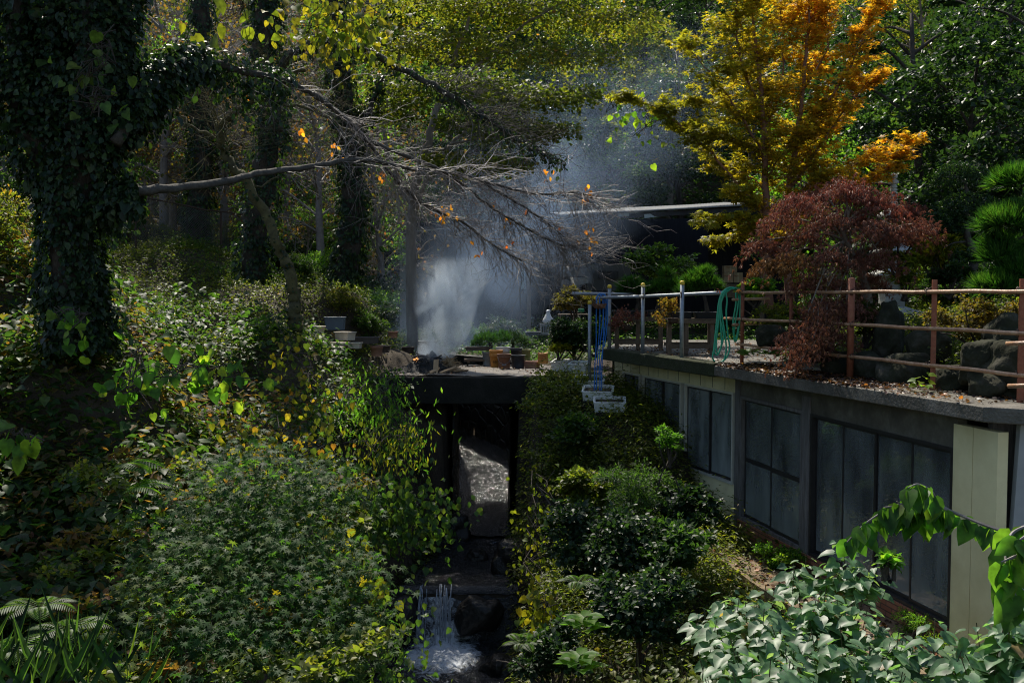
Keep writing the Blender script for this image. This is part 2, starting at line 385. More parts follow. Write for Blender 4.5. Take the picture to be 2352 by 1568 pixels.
xs = np.unique(np.concatenate([np.arange(-16, 14, .22), np.arange(-2.8, 1.6, .08), np.linspace(-90, -16, 24), np.linspace(14, 90, 24)]))
ys = np.unique(np.concatenate([np.arange(2, 34, .22), np.arange(17.2, 18, .05), np.arange(20.4, 21.4, .05), np.linspace(34, 130, 50), np.linspace(-8, 2, 8)]))
X, Y = np.meshgrid(xs, ys)
g = MB(); g.grid(np.stack([X, Y, gz(X, Y)], -1))
g.build('ground', M_soil, smooth=True, kind='structure')

# ------------------------------------------------------------ stream
def watermat():
    m, t, b, N, L = newmat('stream_water')
    b.inputs['Base Color'].default_value = (.010, .011, .012, 1); b.inputs['Roughness'].default_value = .13
    b.inputs['Specular IOR Level'].default_value = 1.0
    tc = N.new('ShaderNodeTexCoord'); n = N.new('ShaderNodeTexNoise'); n.inputs['Scale'].default_value = 10; n.inputs['Detail'].default_value = 6; n.inputs['Roughness'].default_value = .7
    L.new(tc.outputs['Object'], n.inputs[0]); bp = N.new('ShaderNodeBump'); bp.inputs['Strength'].default_value = 1; bp.inputs['Distance'].default_value = .06
    L.new(n.outputs[0], bp.inputs['Height']); L.new(bp.outputs[0], b.inputs['Normal'])
    a = N.new('ShaderNodeAttribute'); a.attribute_name = 'foam'
    n2 = N.new('ShaderNodeTexNoise'); n2.inputs['Scale'].default_value = 5; n2.inputs['Detail'].default_value = 9; n2.inputs['Roughness'].default_value = .75
    n2.inputs['Distortion'].default_value = 1.2
    L.new(tc.outputs['Object'], n2.inputs[0])
    ad = N.new('ShaderNodeMath'); ad.operation = 'ADD'; L.new(a.outputs['Fac'], ad.inputs[0]); L.new(n2.outputs[0], ad.inputs[1])
    rp = N.new('ShaderNodeValToRGB'); rp.color_ramp.elements[0].position = .98; rp.color_ramp.elements[1].position = 1.12
    sb = N.new('ShaderNodeMath'); sb.operation = 'MULTIPLY'; sb.inputs[1].default_value = 1.0; L.new(ad.outputs[0], sb.inputs[0])
    rp.color_ramp.elements[0].position = .86; rp.color_ramp.elements[1].position = 1.0
    sb.inputs[1].default_value = .8
    L.new(sb.outputs[0], rp.inputs[0])
    fo = N.new('ShaderNodeBsdfPrincipled'); fo.inputs['Base Color'].default_value = (.80, .85, .92, 1); fo.inputs['Roughness'].default_value = .6
    L.new(bp.outputs[0], fo.inputs['Normal'])
    mx = N.new('ShaderNodeMixShader'); L.new(rp.outputs[0], mx.inputs[0]); L.new(b.outputs[0], mx.inputs[1]); L.new(fo.outputs[0], mx.inputs[2])
    L.new(mx.outputs[0], N['Material Output'].inputs[0]); return m
M_water = watermat()
def water(y0, y1, ny, nx, name, dz=.16, foam=None, amp=.02):
    yy = np.linspace(y0, y1, ny); u = np.linspace(-.12, 1.12, nx)
    Y, U = np.meshgrid(yy, u, indexing='ij'); Xw = interp(Y, XL)+(interp(Y, XR)-interp(Y, XL))*U
    Z = ZC+interp(Y, BED)+dz
    h = np.zeros_like(Z)
    for k in range(14):
        a = rng.uniform(0, 2*pi); fq = rng.uniform(5, 26); h += np.sin(Xw*cos(a)*fq+Y*sin(a)*fq*.6+rng.uniform(0, 6))/14
    Z = Z+h*amp*3
    mb = MB(); mb.grid(np.stack([Xw, Y, Z], -1)); o = mb.build(name, M_water, smooth=True, kind='structure')
    at = o.data.attributes.new('foam', 'FLOAT', 'POINT')
    fv = (foam(Xw, Y) if foam is not None else np.zeros_like(Xw)).ravel().astype(np.float32); at.data.foreach_set('value', fv)
    return o
water(3, 17.62, 150, 40, 'water', foam=lambda x, y: np.clip(.92-((x+1.2)/.9)**2*.5-np.abs(y-16.8)*.32, 0, .85), amp=.05)
water(17.66, 20.75, 60, 26, 'water', dz=.07, foam=lambda x, y: np.clip(.62-np.abs(y-20.5)*.9-np.abs(x+.35)*.4, 0, .6), amp=.02)
water(20.8, 32, 300, 46, 'water', dz=.10, foam=lambda x, y: np.clip(.44-(y-21)*.07-np.abs(x+.1)*.3, 0, .5), amp=.03)
# the little fall: threads of water from the upper bed into the pool
fm, ft, fb, FN, FL = newmat('falling_water'); fb.inputs['Base Color'].default_value = (.62, .68, .78, 1); fb.inputs['Roughness'].default_value = .2; fb.inputs['Transmission Weight'].default_value = .35
wf = MB()
for k in range(36):
    x0 = random.choice([random.gauss(-1.62, .04), random.gauss(-1.22, .07), random.gauss(-1.24, .08)]); v = random.uniform(.25, .45); ln_ = random.uniform(.5, 1.05); t0 = random.uniform(0, 1.06-ln_)
    wf.tube([(x0+(x0+1.1)*.10*t+random.gauss(0, .006), 17.64-v*sqrt(t), ZC-5.22-1.02*t) for t in np.linspace(max(t0, .001), min(1.0, t0+ln_), 7)], [random.uniform(.003, .011) for _ in range(7)], 4)
wf.build('waterfall', fm, smooth=True, kind='structure')
# stones of the fall's lip and the channel edge
def rock(name, c, rad, m, label, cat='rock', group=None, seed=0, parent=None, n=5):
    import bmesh
    bm = bmesh.new(); bmesh.ops.create_icosphere(bm, subdivisions=n, radius=1)
    r2 = np.random.default_rng(seed); A = r2.normal(size=(9, 3))*1.6; ph = r2.uniform(0, 6, 9)
    for v in bm.verts:
        p = np.array(v.co); f = 1+sum(.07*sin(np.dot(A[i], p)*1.5+ph[i]) for i in range(9)); f += .07*sin(p[0]*7+ph[0])*cos(p[2]*6+ph[1])+.04*abs(sin(p[1]*15+ph[2]+p[2]*6))+.025*sin(p[0]*31+p[2]*17)*sin(p[1]*27+ph[4]); f = round(f*14)/14*.5+f*.5
        q = p*f; q = np.sign(q)*np.abs(q)**.8
        v.co = (q[0]*rad[0], q[1]*rad[1], q[2]*rad[2])
    me = bpy.data.meshes.new(name); bm.to_mesh(me); bm.free(); me.materials.append(m)
    me.polygons.foreach_set('use_smooth', [True]*len(me.polygons))
    o = link_mesh(name, me, parent, c); tag(o, label, cat, group); o.rotation_euler.z = seed*1.3
    return o
M_rock = mat('garden_rock', (.014, .013, .010), .95, (.075, .068, .055), 4.5, bump=1, bscale=14, c3=(.028, .030, .016), spec=.2)
M_wrock = mat('wet_dark_rock', (.008, .007, .006), .45, (.035, .030, .024), 4, bump=1, bscale=18)
for i, (x, y, z, s, lb_) in enumerate([(-.55, 17.5, -5.75, .42, 'wet dark boulder right of the little waterfall'), (-1.95, 17.5, -5.7, .4, 'wet dark boulder left of the little waterfall'),
      (.1, 18.6, -5.1, .5, 'wet dark boulder in the stream below the right bank'), (-.1, 16.2, -6.3, .38, 'wet dark boulder at the right edge of the foaming pool'), (-1.2, 20.9, -5.0, .33, 'wet dark boulder under the bridge at the left of the cascade'),
      (-.7, 19.4, -5.25, .22, 'small wet stone in mid stream below the bridge')]):
    rock('boulder', (x, y, ZC+z), (s, s*.8, s*.8), M_wrock, lb_, 'boulder', 'wet boulders in the stream', seed=i)
# channel retaining walls of rough masonry
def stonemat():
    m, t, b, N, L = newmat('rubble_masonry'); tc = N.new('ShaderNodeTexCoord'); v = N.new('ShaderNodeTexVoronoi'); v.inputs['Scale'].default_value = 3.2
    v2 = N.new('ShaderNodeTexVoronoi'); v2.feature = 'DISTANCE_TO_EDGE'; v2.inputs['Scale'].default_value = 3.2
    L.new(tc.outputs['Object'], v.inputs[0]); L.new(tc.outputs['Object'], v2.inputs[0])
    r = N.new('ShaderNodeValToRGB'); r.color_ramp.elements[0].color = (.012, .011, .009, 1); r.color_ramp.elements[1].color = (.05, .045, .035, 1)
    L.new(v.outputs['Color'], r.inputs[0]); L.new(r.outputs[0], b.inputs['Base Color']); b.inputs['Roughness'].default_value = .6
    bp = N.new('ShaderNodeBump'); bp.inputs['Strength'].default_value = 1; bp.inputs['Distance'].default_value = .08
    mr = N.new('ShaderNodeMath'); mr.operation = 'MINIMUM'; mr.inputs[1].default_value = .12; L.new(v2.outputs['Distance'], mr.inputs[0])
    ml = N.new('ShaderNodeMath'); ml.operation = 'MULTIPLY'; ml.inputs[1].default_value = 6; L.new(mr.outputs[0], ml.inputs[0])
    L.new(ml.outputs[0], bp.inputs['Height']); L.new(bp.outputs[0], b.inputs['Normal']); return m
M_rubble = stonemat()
def chan_wall(name, table, side, y0, y1, label):
    yy = np.arange(y0, y1+.01, .25); mb = MB()
    inn = [(interp(y, table)-side*.12, y) for y in yy]; out = [(interp(y, table)+side*.45, y) for y in yy]
    rows = []
    top = [ZC+(-2.32 if 21 <= y <= 24.2 else -1.72) for y in yy]; bot = [ZC-5.6]*len(yy)
    nz = 18
    r = np.zeros((len(yy), nz, 3))
    for j, y in enumerate(yy):
        for k in range(nz):
            r[j, k] = (inn[j][0]-side*.035*sin(j*1.1+k*1.9)*cos(k*2.1+j*.5)+side*.02*k/nz, y, bot[j]+(top[j]-bot[j])*k/(nz-1))
    mb.grid(r)
    mb.grid(np.array([[(inn[j][0], yy[j], top[j]), (out[j][0], yy[j], top[j])] for j in range(len(yy))]))
    mb.grid(np.array([[(out[j][0], yy[j], top[j]), (out[j][0], yy[j], bot[j])] for j in range(len(yy))]))
    return mb.build(name, M_rubble, smooth=False, label=label, cat='wall')
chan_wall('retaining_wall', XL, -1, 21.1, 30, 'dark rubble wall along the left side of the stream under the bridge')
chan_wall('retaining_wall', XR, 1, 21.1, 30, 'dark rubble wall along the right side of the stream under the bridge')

# ------------------------------------------------------------ bridge
br = thing('bridge', (-.8, 22.4, ZC-2.4), 'short dark concrete slab bridge over the stream carrying the bonfire and buckets', 'bridge')
zt = ZC-1.76
dk = MB()
gx = np.linspace(-2.75, .95, 38); gy = np.linspace(21.02, 24.05, 24)
GX, GY = np.meshgrid(gx, gy); GZ = zt+.012*lump(GX*2, GY*2)+.008*lump(GX*7, GY*5)
dk.grid(np.stack([GX, GY, GZ], -1)); dk.prism([(-2.75, 21.02), (.95, 21.02), (.95, 24.05), (-2.75, 24.05)], zt-.12, zt-.03)
M_deck = mat('dirty_deck_concrete', (.040, .030, .022), .6, (.115, .09, .068), 2.2, bump=.6, bscale=22, c3=(.10, .078, .06))
dk.build('deck', M_deck, br)
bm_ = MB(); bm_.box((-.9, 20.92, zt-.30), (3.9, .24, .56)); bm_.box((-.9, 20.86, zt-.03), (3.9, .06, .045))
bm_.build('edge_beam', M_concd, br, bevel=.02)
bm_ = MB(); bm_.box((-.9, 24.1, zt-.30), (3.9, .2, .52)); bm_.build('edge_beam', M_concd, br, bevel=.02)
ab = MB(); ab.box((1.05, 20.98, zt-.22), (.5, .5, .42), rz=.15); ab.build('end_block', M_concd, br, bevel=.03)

# ============================================================ low building under the terrace
bl = thing('low_building', (FB_B[0], FB_B[1], ZC-3.7), 'cream panelled low building with dark sliding windows under a concrete terrace', 'building')
def seg(a, b):
    a = np.array(a); b = np.array(b); L = np.linalg.norm(b-a); d = (b-a)/L; n = np.array((-abs(d[1]), 0)); n = np.array((d[1], -d[0]))
    if n[0] > 0: n = -n
    return a, d, n, L
SA = seg(FB_B, FB_A); SB = seg(FB_B, FB_E)    # u measured from B; SA goes away, SB comes towards the camera
def wb(mb, S, u0, u1, z0, z1, t0, t1):
    a, d, n, L = S
    poly = [a+d*u0+n*t0, a+d*u1+n*t0, a+d*u1+n*t1, a+d*u0+n*t1]
    ar = sum(poly[i][0]*poly[(i+1) % 4][1]-poly[(i+1) % 4][0]*poly[i][1] for i in range(4))
    if ar < 0: poly = poly[::-1]
    mb.prism(poly, ZC+z0, ZC+z1); return mb
def u_at(S, px):
    "distance along the wall where the photograph's column px meets it"
    a, d, n, L = S; k = (px-1176)/F
    return (a[0]-k*a[1])/(k*d[1]-d[0])
def z_at(S, px, py):
    u = u_at(S, px); D = S[0][1]+S[1][1]*u; return P(px, py, D)[2]-ZC
glm, gt_, gb_, GN, GL = newmat('dirty_window_glass')
gtr = GN.new('ShaderNodeBsdfTransparent'); gtr.inputs[0].default_value = (.55, .66, .66, 1)
ggl = GN.new('ShaderNodeBsdfGlossy'); ggl.inputs['Roughness'].default_value = .04
gdf = GN.new('ShaderNodeBsdfDiffuse'); gdf.inputs[0].default_value = (.36, .40, .38, 1)
gm1 = GN.new('ShaderNodeMixShader'); gm2 = GN.new('ShaderNodeMixShader')
gtc = GN.new('ShaderNodeTexCoord'); gmp = GN.new('ShaderNodeMapping'); gmp.inputs['Scale'].default_value = (1.5, 1.5, .5); gnz = GN.new('ShaderNodeTexNoise'); gnz.inputs['Scale'].default_value = 2.0; gnz.inputs['Detail'].default_value = 3
GL.new(gtc.outputs['Object'], gmp.inputs[0]); GL.new(gmp.outputs[0], gnz.inputs[0])
grp = GN.new('ShaderNodeValToRGB'); grp.color_ramp.elements[0].position = .35; grp.color_ramp.elements[0].color = (.13, .13, .13, 1); grp.color_ramp.elements[1].position = .8; grp.color_ramp.elements[1].color = (.5, .5, .5, 1)
GL.new(gnz.outputs[0], grp.inputs[0])
gsp = GN.new('ShaderNodeSeparateXYZ'); GL.new(gtc.outputs['Object'], gsp.inputs[0]); gmr = GN.new('ShaderNodeMapRange'); gmr.inputs['From Min'].default_value = 1.0; gmr.inputs['From Max'].default_value = .05; gmr.inputs['To Min'].default_value = 0; gmr.inputs['To Max'].default_value = .30; GL.new(gsp.outputs[2], gmr.inputs[0])
gad = GN.new('ShaderNodeMath'); gad.operation = 'ADD'; gad.use_clamp = True; GL.new(grp.outputs[0], gad.inputs[0]); GL.new(gmr.outputs[0], gad.inputs[1]); GL.new(gad.outputs[0], gm1.inputs[0]); GL.new(gtr.outputs[0], gm1.inputs[1]); GL.new(gdf.outputs[0], gm1.inputs[2])
gfr = GN.new('ShaderNodeFresnel'); gfr.inputs[0].default_value = 1.55; GL.new(gfr.outputs[0], gm2.inputs[0]); GL.new(gm1.outputs[0], gm2.inputs[1]); GL.new(ggl.outputs[0], gm2.inputs[2])
GL.new(gm2.outputs[0], GN['Material Output'].inputs[0])
M_glass = glm
M_glassf = glm.copy(); M_glassf.name = 'hazy_window_glass'
for n_ in M_glassf.node_tree.nodes:
    if n_.type == 'VALTORGB': n_.color_ramp.elements[0].color = (.22, .22, .22, 1); n_.color_ramp.elements[1].color = (.8, .8, .8, 1)
# --- far (left) half: cream panels, three windows
uA = u_at(SA, 1412); uw = [u_at(SA, q) for q in (1432, 1472, 1478, 1567, 1576, 1688)]
ztp = -1.315
zt1 = 0; zb_w = [z_at(SA, 1567, 1017), z_at(SA, 1567, 1017), z_at(SA, 1685, 1112)]
zb1 = -2.68
wl = MB()
wb(wl, SA, uw[0], uA, -4.3, ztp, -.10, 0)                       # far end pier
wb(wl, SA, 0.0, uw[0], -1.64, ztp, -.10, 0)                     # head band
wb(wl, SA, uw[3]+.02, uw[0], -4.4, zb_w[1], -.10, 0)            # wall below first two windows
wb(wl, SA, 0.0, uw[3]+.02, -4.5, zb_w[2], -.10, 0)              # wall below third window
wb(wl, SA, uw[3]+.02, uw[3]+.06, zb_w[2], zb_w[1], -.10, 0)
wl.build('wall', M_panels, bl)
tr_ = MB()
for k in range(1, 12): tr_ = MB(); wb(tr_, SA, k*uA/12-.006, k*uA/12+.006, -1.62, ztp-.01, .001, .004); tr_.build('joint', M_dframe, bl)
def window(S, u0, u1, z0, z1, panes, frame=M_alu, fw=.035, inner=M_dframe, mid=None, off=.0):
    w1 = MB()
    for a, b, c, d in ((u0, u0+fw, z0, z1), (u1-fw, u1, z0, z1), (u0+fw, u1-fw, z0, z0+fw), (u0+fw, u1-fw, z1-fw, z1)): wb(w1, S, a, b, c, d, -.05, .025+off)
    fr = w1.build('window', frame, bl)
    s = MB(); a0 = u0+fw; a1 = u1-fw; L = (a1-a0)/panes
    for k in range(panes):
        t = -.02 if k % 2 else -.045
        q0 = a0+k*L-(.015 if k else 0); q1 = a0+(k+1)*L
        for a, b, c, d in ((q0, q0+.03, z0+fw, z1-fw), (q1-.03, q1, z0+fw, z1-fw), (q0+.03, q1-.03, z0+fw, z0+fw+.05), (q0+.03, q1-.03, z1-fw-.035, z1-fw)): wb(s, S, a, b, c, d, t-.02, t)
        if mid: wb(s, S, q0+.03, q1-.03, mid-.035, mid+.035, t-.02, t)
        gl = MB(); wb(gl, S, q0+.03, q1-.03, z0+fw+.05, z1-fw-.035, t-.013, t-.008); gl.build('pane', M_glassf if S is SA else M_glass, fr)
    s.build('sash', inner, fr)
    return fr
window(SA, uw[1], uw[0], zb_w[0], -1.64, 2)
window(SA, uw[3], uw[2], zb_w[1], -1.64, 2)
window(SA, uw[5], uw[4], zb_w[2], -1.64, 2)
# --- near (right) half: timber posts, sliding doors
ub = [u_at(SB, q) for q in (1700, 1712, 1850, 1868, 2200, 2303)]
zbr = -3.66; zs = z_at(SB, 2200, 1478)
zh = -1.62
pt = MB(); wb(pt, SB, -.05, .12, -4.1, ztp, -.12, .03); pt.build('post', M_dwood, bl); pt = MB(); wb(pt, SB, ub[2], ub[3], -3.68, -1.45, -.12, .035)
pt.build('post', M_dwood, bl)
ln = MB(); wb(ln, SB, .12, ub[2], -1.66, ztp, -.1, .0); wb(ln, SB, ub[2], ub[4]+.06, -1.68, ztp-.03, -.1, .012); ln.build('lintel', M_lintel, bl)
window(SB, .13, ub[2]-.005, zbr, -1.66, 2, frame=M_dwood, mid=-2.68, fw=.05)
window(SB, ub[3]+.005, ub[4], zbr-.0, -1.68, 4, frame=M_dframe, fw=.04)
pn = MB(); um = (ub[4]+ub[5])/2-.03
wb(pn, SB, ub[4], um-.004, -4.0, ztp-.1, -.10, .02); wb(pn, SB, um+.004, ub[5], -4.0, ztp-.1, -.10, .02); wb(pn, SB, um-.004, um+.004, -4.0, ztp-.1, -.1, .005)
pn.build('end_panel', M_panel, bl)
bk = MB(); wb(bk, SB, .12, ub[4]-.01, -3.92, zbr, -.12, .05); bk.build('brick_sill', M_brick, bl)
# roof slab and terrace edge
slab = [(1.78, 19.62), (3.18, 15.56), (4.75, 9.98), (5.05, 9.78), (16, 9.6), (16, 24), (2.6, 24)]
sb_ = MB(); sb_.prism(slab, ZC-1.31, ZC-1.15); sl_o = sb_.build('roof_slab', mat('slab_concrete', (.035, .030, .024), .6, (.20, .18, .15), 2.2, bump=.7, bscale=30, c3=(.10, .09, .07)), bl, bevel=.012)
kb = MB(); k0 = np.array((1.79, 19.6)); k1 = np.array((3.17, 15.58)); kd = (k1-k0)/np.linalg.norm(k1-k0); kn = np.array((kd[1], -kd[0]))
kb.prism([k0+kn*.008, k1+kn*.008, k1-kn*.3, k0-kn*.3][::1], ZC-1.33, ZC-1.11)
M_moss = mat('mossy_kerb', (.012, .014, .006), .95, (.05, .045, .032), 6, bump=1, bscale=40, c3=(.025, .032, .008))
kb.build('kerb', M_moss, bl, bevel=.02)
# interior
it = MB()
fi = [SB[0]+SB[1]*u for u in (SB[3],)]; 
a0 = FB_A; b0 = FB_B; e0 = FB_E
it.prism([tuple(e0+(.12, 0)), tuple(e0+(2.7, 0)), tuple(b0+(2.7, 0)), tuple(a0+(2.7, 0)), tuple(a0+(.12, 0)), tuple(b0+(.12, 0))], ZC-3.96, ZC-3.90)
M_int = mat('dim_interior', (.25, .26, .26), .8, (.38, .38, .36), 2)
it.build('floor', M_int, bl)
iw = MB()
for p, q in ((e0, b0), (b0, a0)):
    p = p+(2.6, 0); q = q+(2.6, 0); iw.bar((*p, ZC-2.62), (*q, ZC-2.62), .05, 2.5)
iw.bar((*(a0+(.15, -.05)), ZC-2.5), (*(a0+(2.6, -.05)), ZC-2.62), .08, 2.5)
iw.bar((*(e0+(.15, .05)), ZC-2.5), (*(e0+(2.6, .05)), ZC-2.62), .08, 2.5)
iw.build('inner_wall', M_int, bl)
# end wall below the terrace (dark, faces the planters) and beyond the near end
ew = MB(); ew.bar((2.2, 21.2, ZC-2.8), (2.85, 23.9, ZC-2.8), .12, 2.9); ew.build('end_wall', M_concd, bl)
ew = MB(); ew.bar((5.0, 10.35, ZC-2.8), (12, 10.3, ZC-2.8), .12, 2.9); ew.build('side_wall', M_dwood, bl)
# ledge outside the doors
lg = MB()
q = [P(1616, 1262, 14.3), P(1735, 1345, 12.4), P(1835, 1425, 11.1), P(1960, 1530, 9.9)]
inner = [(facx(y)-.01, y) for y in (15.4, 13.2, 11.8, 10.6, 10.02)]
outer = [(facx(y)-w_, y) for y, w_ in ((10.02, .9), (10.6, .95), (11.8, 1.0), (13.2, 1.03), (14.2, .97), (15.4, .98))]
lg.prism(inner+outer, ZC-4.04, ZC-3.90)
lg2 = lg.build('ledge', mat('brown_wet_ledge', (.10, .07, .04), .45, (.30, .22, .13), 5, bump=.5, bscale=25, c3=(.19, .135, .08)), label='brown concrete ledge littered with dead leaves below the sliding doors', cat='ledge')
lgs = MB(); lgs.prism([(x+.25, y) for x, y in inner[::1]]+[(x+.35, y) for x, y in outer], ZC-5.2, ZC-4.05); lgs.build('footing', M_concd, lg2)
# ============================================================ rust railing
def Dr(px): return 8.194/((px-1176)/F+.281)
rl = thing('rust_railing', P(2147, 881, Dr(2147)), 'rust orange pipe railing tied with wire along the terrace edge', 'railing')
Rp = lambda px, py: P(px, py, Dr(px))
for ya, yb, x0 in ((672, 669, 1697), (731, 765, 1664), (790, 862, 1690)):
    pts = []
    for k in range(14):
        t = k/13; px = x0+(2470-x0)*t**1.35
        py = ya+(yb-ya)*(px-x0)/(2352-x0); pts.append(Rp(px, py)+np.array((0, 0, .006*sin(k*2.1))))
    m = MB(); m.tube(pts, .0235, 10); m.build('rail', M_ruspipe, rl, smooth=True)
for px, top, wd in ((1706, 644, .03), (1818, 650, .026), (1956, 640, .045), (2147, 642, .055), (2350, 640, .06)):
    D = Dr(px)+.06; a = P(px, top, D); b = np.array((a[0], a[1], ZC-1.2)); m = MB()
    if wd > .05: m.box((a+b)/2, (wd, wd*.8, a[2]-b[2]), rz=-.3)
    else: m.tube([b, a, a+(0, 0, .012)], [wd, wd, wd*.5], 10)
    m.build('post', M_rust, rl, smooth=wd < .05)
for px in (1706, 1818, 1956, 2132, 2338):
    for ya, yb, x0 in ((672, 669, 1697), (731, 765, 1664), (790, 862, 1690)):
        py = ya+(yb-ya)*(px-x0)/(2352-x0); c = Rp(px, py); m = MB()
        for q in range(3):
            th = random.uniform(-.4, .4); R_ = .034+.006*q
            m.tube([c+np.array((th*.03+.02*sin(a)*th+(q-1)*.012, R_*cos(a)*.9+.02, R_*sin(a))) for a in np.linspace(0, 2*pi, 10)], .005, 4)
        m.tube([c+(0, 0, .03), c+(.03, -.03, .06), c+(.05, -.02, .035)], .004, 4); m.build('wire_tie', M_wire, rl)
for (a, b) in (((1683, 688, 16.05), (1766, 685, 16.9)), ((1683, 746, 16.05), (1782, 740, 16.9)), ((1690, 806, 16.0), (1745, 802, 16.6)), ((2312, 789, 9.75), (2460, 786, 9.2)), ((2316, 886, 9.75), (2460, 884, 9.2))):
    m = MB(); m.tube(catmull([P(*a), P(*b)], 4), .023, 10); m.build('rail', M_ruspipe, rl, smooth=True)
# ------------------------------------------------------------ galvanised railing
gr = thing('galvanised_railing', (2.0, 19.0, ZC-1.15), 'grey galvanised pipe railing with yellow capped posts at the terrace corner', 'railing')
for a, b, r in (((1315, 674, 19.35), (1460, 676, 19.9), .033), ((1370, 684, 19.4), (1470, 681, 18.2), .030), ((1470, 681, 18.2), (1660, 672, 16.35), .030)):
    m = MB(); m.tube(catmull([P(*a), P(*b)], 5), r, 10); m.build('rail', M_silver, gr, smooth=True)
for px, top, D, zb in ((1354.6, 695, 19.95, -1.95), (1400, 658, 19.52, -1.2), (1477, 655, 18.2, -1.2), (1567, 650, 16.95, -1.2)):
    a = P(px, top, D); b = np.array((a[0], a[1], ZC+zb)); m = MB(); m.tube([b, a], .036, 12); p_ = m.build('post', M_silver, gr, smooth=True)
    m = MB(); m.lathe(a, [(.041, -.03), (.042, .015), (.03, .035), (.008, .042)], 12); m.build('cap', M_yel, p_, smooth=True)
for px, py, D in ((1393, 679, 19.3), (1478, 680, 18.12), (1564, 677, 16.9)):
    c = P(px, py, D); m = MB(); m.tube([c+np.array((0, .05*cos(a), .05*sin(a))) for a in np.linspace(0, 2*pi, 9)], .009, 5); m.build('clamp', M_wire, gr)
# ------------------------------------------------------------ hose and rope
hz = MB()
def strand(mb, pts, r, D=15.95, n=8, k=6): mb.tube(catmull([P(x, y, D+(q[2] if len(q) > 2 else 0)) for q in pts for x, y in [q[:2]]], k), r, n)
HS = [[(1697, 668, .1), (1680, 660), (1662, 668), (1652, 690), (1646, 740), (1640, 800), (1637, 822), (1648, 834), (1662, 828), (1668, 800), (1664, 760), (1656, 700), (1668, 668), (1688, 662)],
      [(1692, 664, .1), (1672, 662), (1660, 680), (1650, 730), (1644, 790), (1640, 806), (1648, 815), (1657, 790), (1655, 740), (1657, 690), (1672, 665), (1700, 663, .15)],
      [(1685, 661, .1), (1668, 664), (1655, 685), (1650, 740), (1645, 790), (1650, 812), (1662, 770), (1652, 720), (1662, 680), (1680, 662)],
      [(1690, 661), (1700, 672, .2), (1702, 710, .2), (1696, 760, .2), (1690, 784, .2), (1686, 760, .2), (1694, 710, .2), (1696, 676, .2), (1684, 662, .05)],
      [(1684, 660), (1698, 668, .2), (1700, 705, .2), (1697, 745, .2), (1688, 785, .2), (1684, 740, .2), (1690, 700, .2), (1690, 672, .2)],
      [(1666, 668), (1670, 690), (1668, 720), (1672, 770), (1676, 800), (1668, 822), (1655, 832)]]
for s_ in HS: strand(hz, s_, .0135)
hz.build('garden_hose', M_green, None, smooth=True, label='coiled green garden hose hung over the end of the rust railing', cat='hose')
bz = MB()
for i, (xa, xb, yb) in enumerate(((1371, 1366, 905), (1377, 1370, 925), (1384, 1376, 860), (1388, 1379, 935), (1391, 1383, 905), (1394, 1385, 800))):
    strand(bz, [(xa, 682, .0), (xa+random.uniform(-2, 2), 730), (xa*.5+xb*.5+random.uniform(-2, 2), 790), (xb+random.uniform(-1, 1), 850 if yb > 850 else yb-5), (xb-1, yb)], .011, D=19.25, n=6)
for (x0, x1, y) in ((1371, 1391, 676), (1370, 1385, 679), (1378, 1394, 677)):
    strand(bz, [(x0, 700), (x0, y+5), ((x0+x1)/2, y-2, .0), (x1, y+6), (x1+1, 700)], .012, D=19.3, n=6)
bz.build('blue_rope', M_blue, None, smooth=True, label='blue rope looped over the galvanised railing and hanging down past the planters', cat='rope')
# ------------------------------------------------------------ buckets and pots
def soil_disc(c, r, z): return
def pail(px, D, zb, r, h, m, label, rings=(.78, .9), name='bucket', grp='buckets on the bridge', handle=False, m2=None, taper=.84, cat='bucket', content=None):
    c = P(px, 784, D); c[2] = ZC+zb
    prof = [(r*taper, 0)]
    for q in rings: z = h*q; rr = r*(taper+(1-taper)*q); prof += [(rr, z-.012), (rr+.008, z-.01), (rr+.008, z+.006), (rr, z+.008)]
    prof += [(r, h-.025), (r+.012, h-.022), (r+.012, h), (r-.004, h), (r*taper-.008, .03)]
    t = thing(name, c, label, cat, grp)
    mb = MB(); mb.lathe((c[0], c[1], c[2]), prof, 28, cap=False); mb.lathe((c[0], c[1], c[2]), [(r*taper, .0), (0.001, .001)], 28, cap=False); mb.lathe(c, [(r*taper-.006, .031), (.001, .031)], 28, cap=False)
    mb.build('body', m, t, smooth=True)
    if handle:
        hb = MB(); hb.tube([c+np.array((-r*1.02, -.02, h*.8)), c+np.array((-r*.7, -r*.8, h*.45)), c+np.array((0, -r*1.08, h*.28)), c+np.array((r*.7, -r*.8, h*.45)), c+np.array((r*1.02, -.02, h*.8))], .004, 5)
        hb.tube([c+np.array((-.05, -r*1.08, h*.28)), c+np.array((.05, -r*1.08, h*.28))], .011, 8); hb.build('handle', M_silver, t)
    if content:
        cb = MB(); cb.lathe(c, [(r*(taper+(1-taper)*.85)-.012, h*.82), (r*.5, h*.85), (.001, h*.86)], 20, cap=False, wob=.03); cb.build('soil', M_soil, t)
    return t, c
M_orp = mat('orange_pail', (.42, .17, .03), .45, (.62, .30, .07), 5, bump=.1, c3=(.55, .24, .05))
M_brp = mat('brown_pail', (.16, .075, .045), .6, (.30, .15, .09), 5, bump=.2)
M_whp = mat('white_pail', (.62, .63, .60), .5, (.78, .78, .75), 3, bump=.05)
M_gyp = mat('grey_pail', (.14, .16, .17), .5, (.34, .37, .38), 5, bump=.1)
M_bkp = mat('black_tub', (.03, .033, .038), .45, (.08, .085, .095), 4, bump=.15)
M_terr = mat('terracotta', (.26, .12, .075), .75, (.42, .22, .14), 4, bump=.3)
M_cream = mat('cream_glazed', (.30, .24, .17), .55, (.68, .60, .48), 4, bump=.3, c3=(.52, .44, .33))
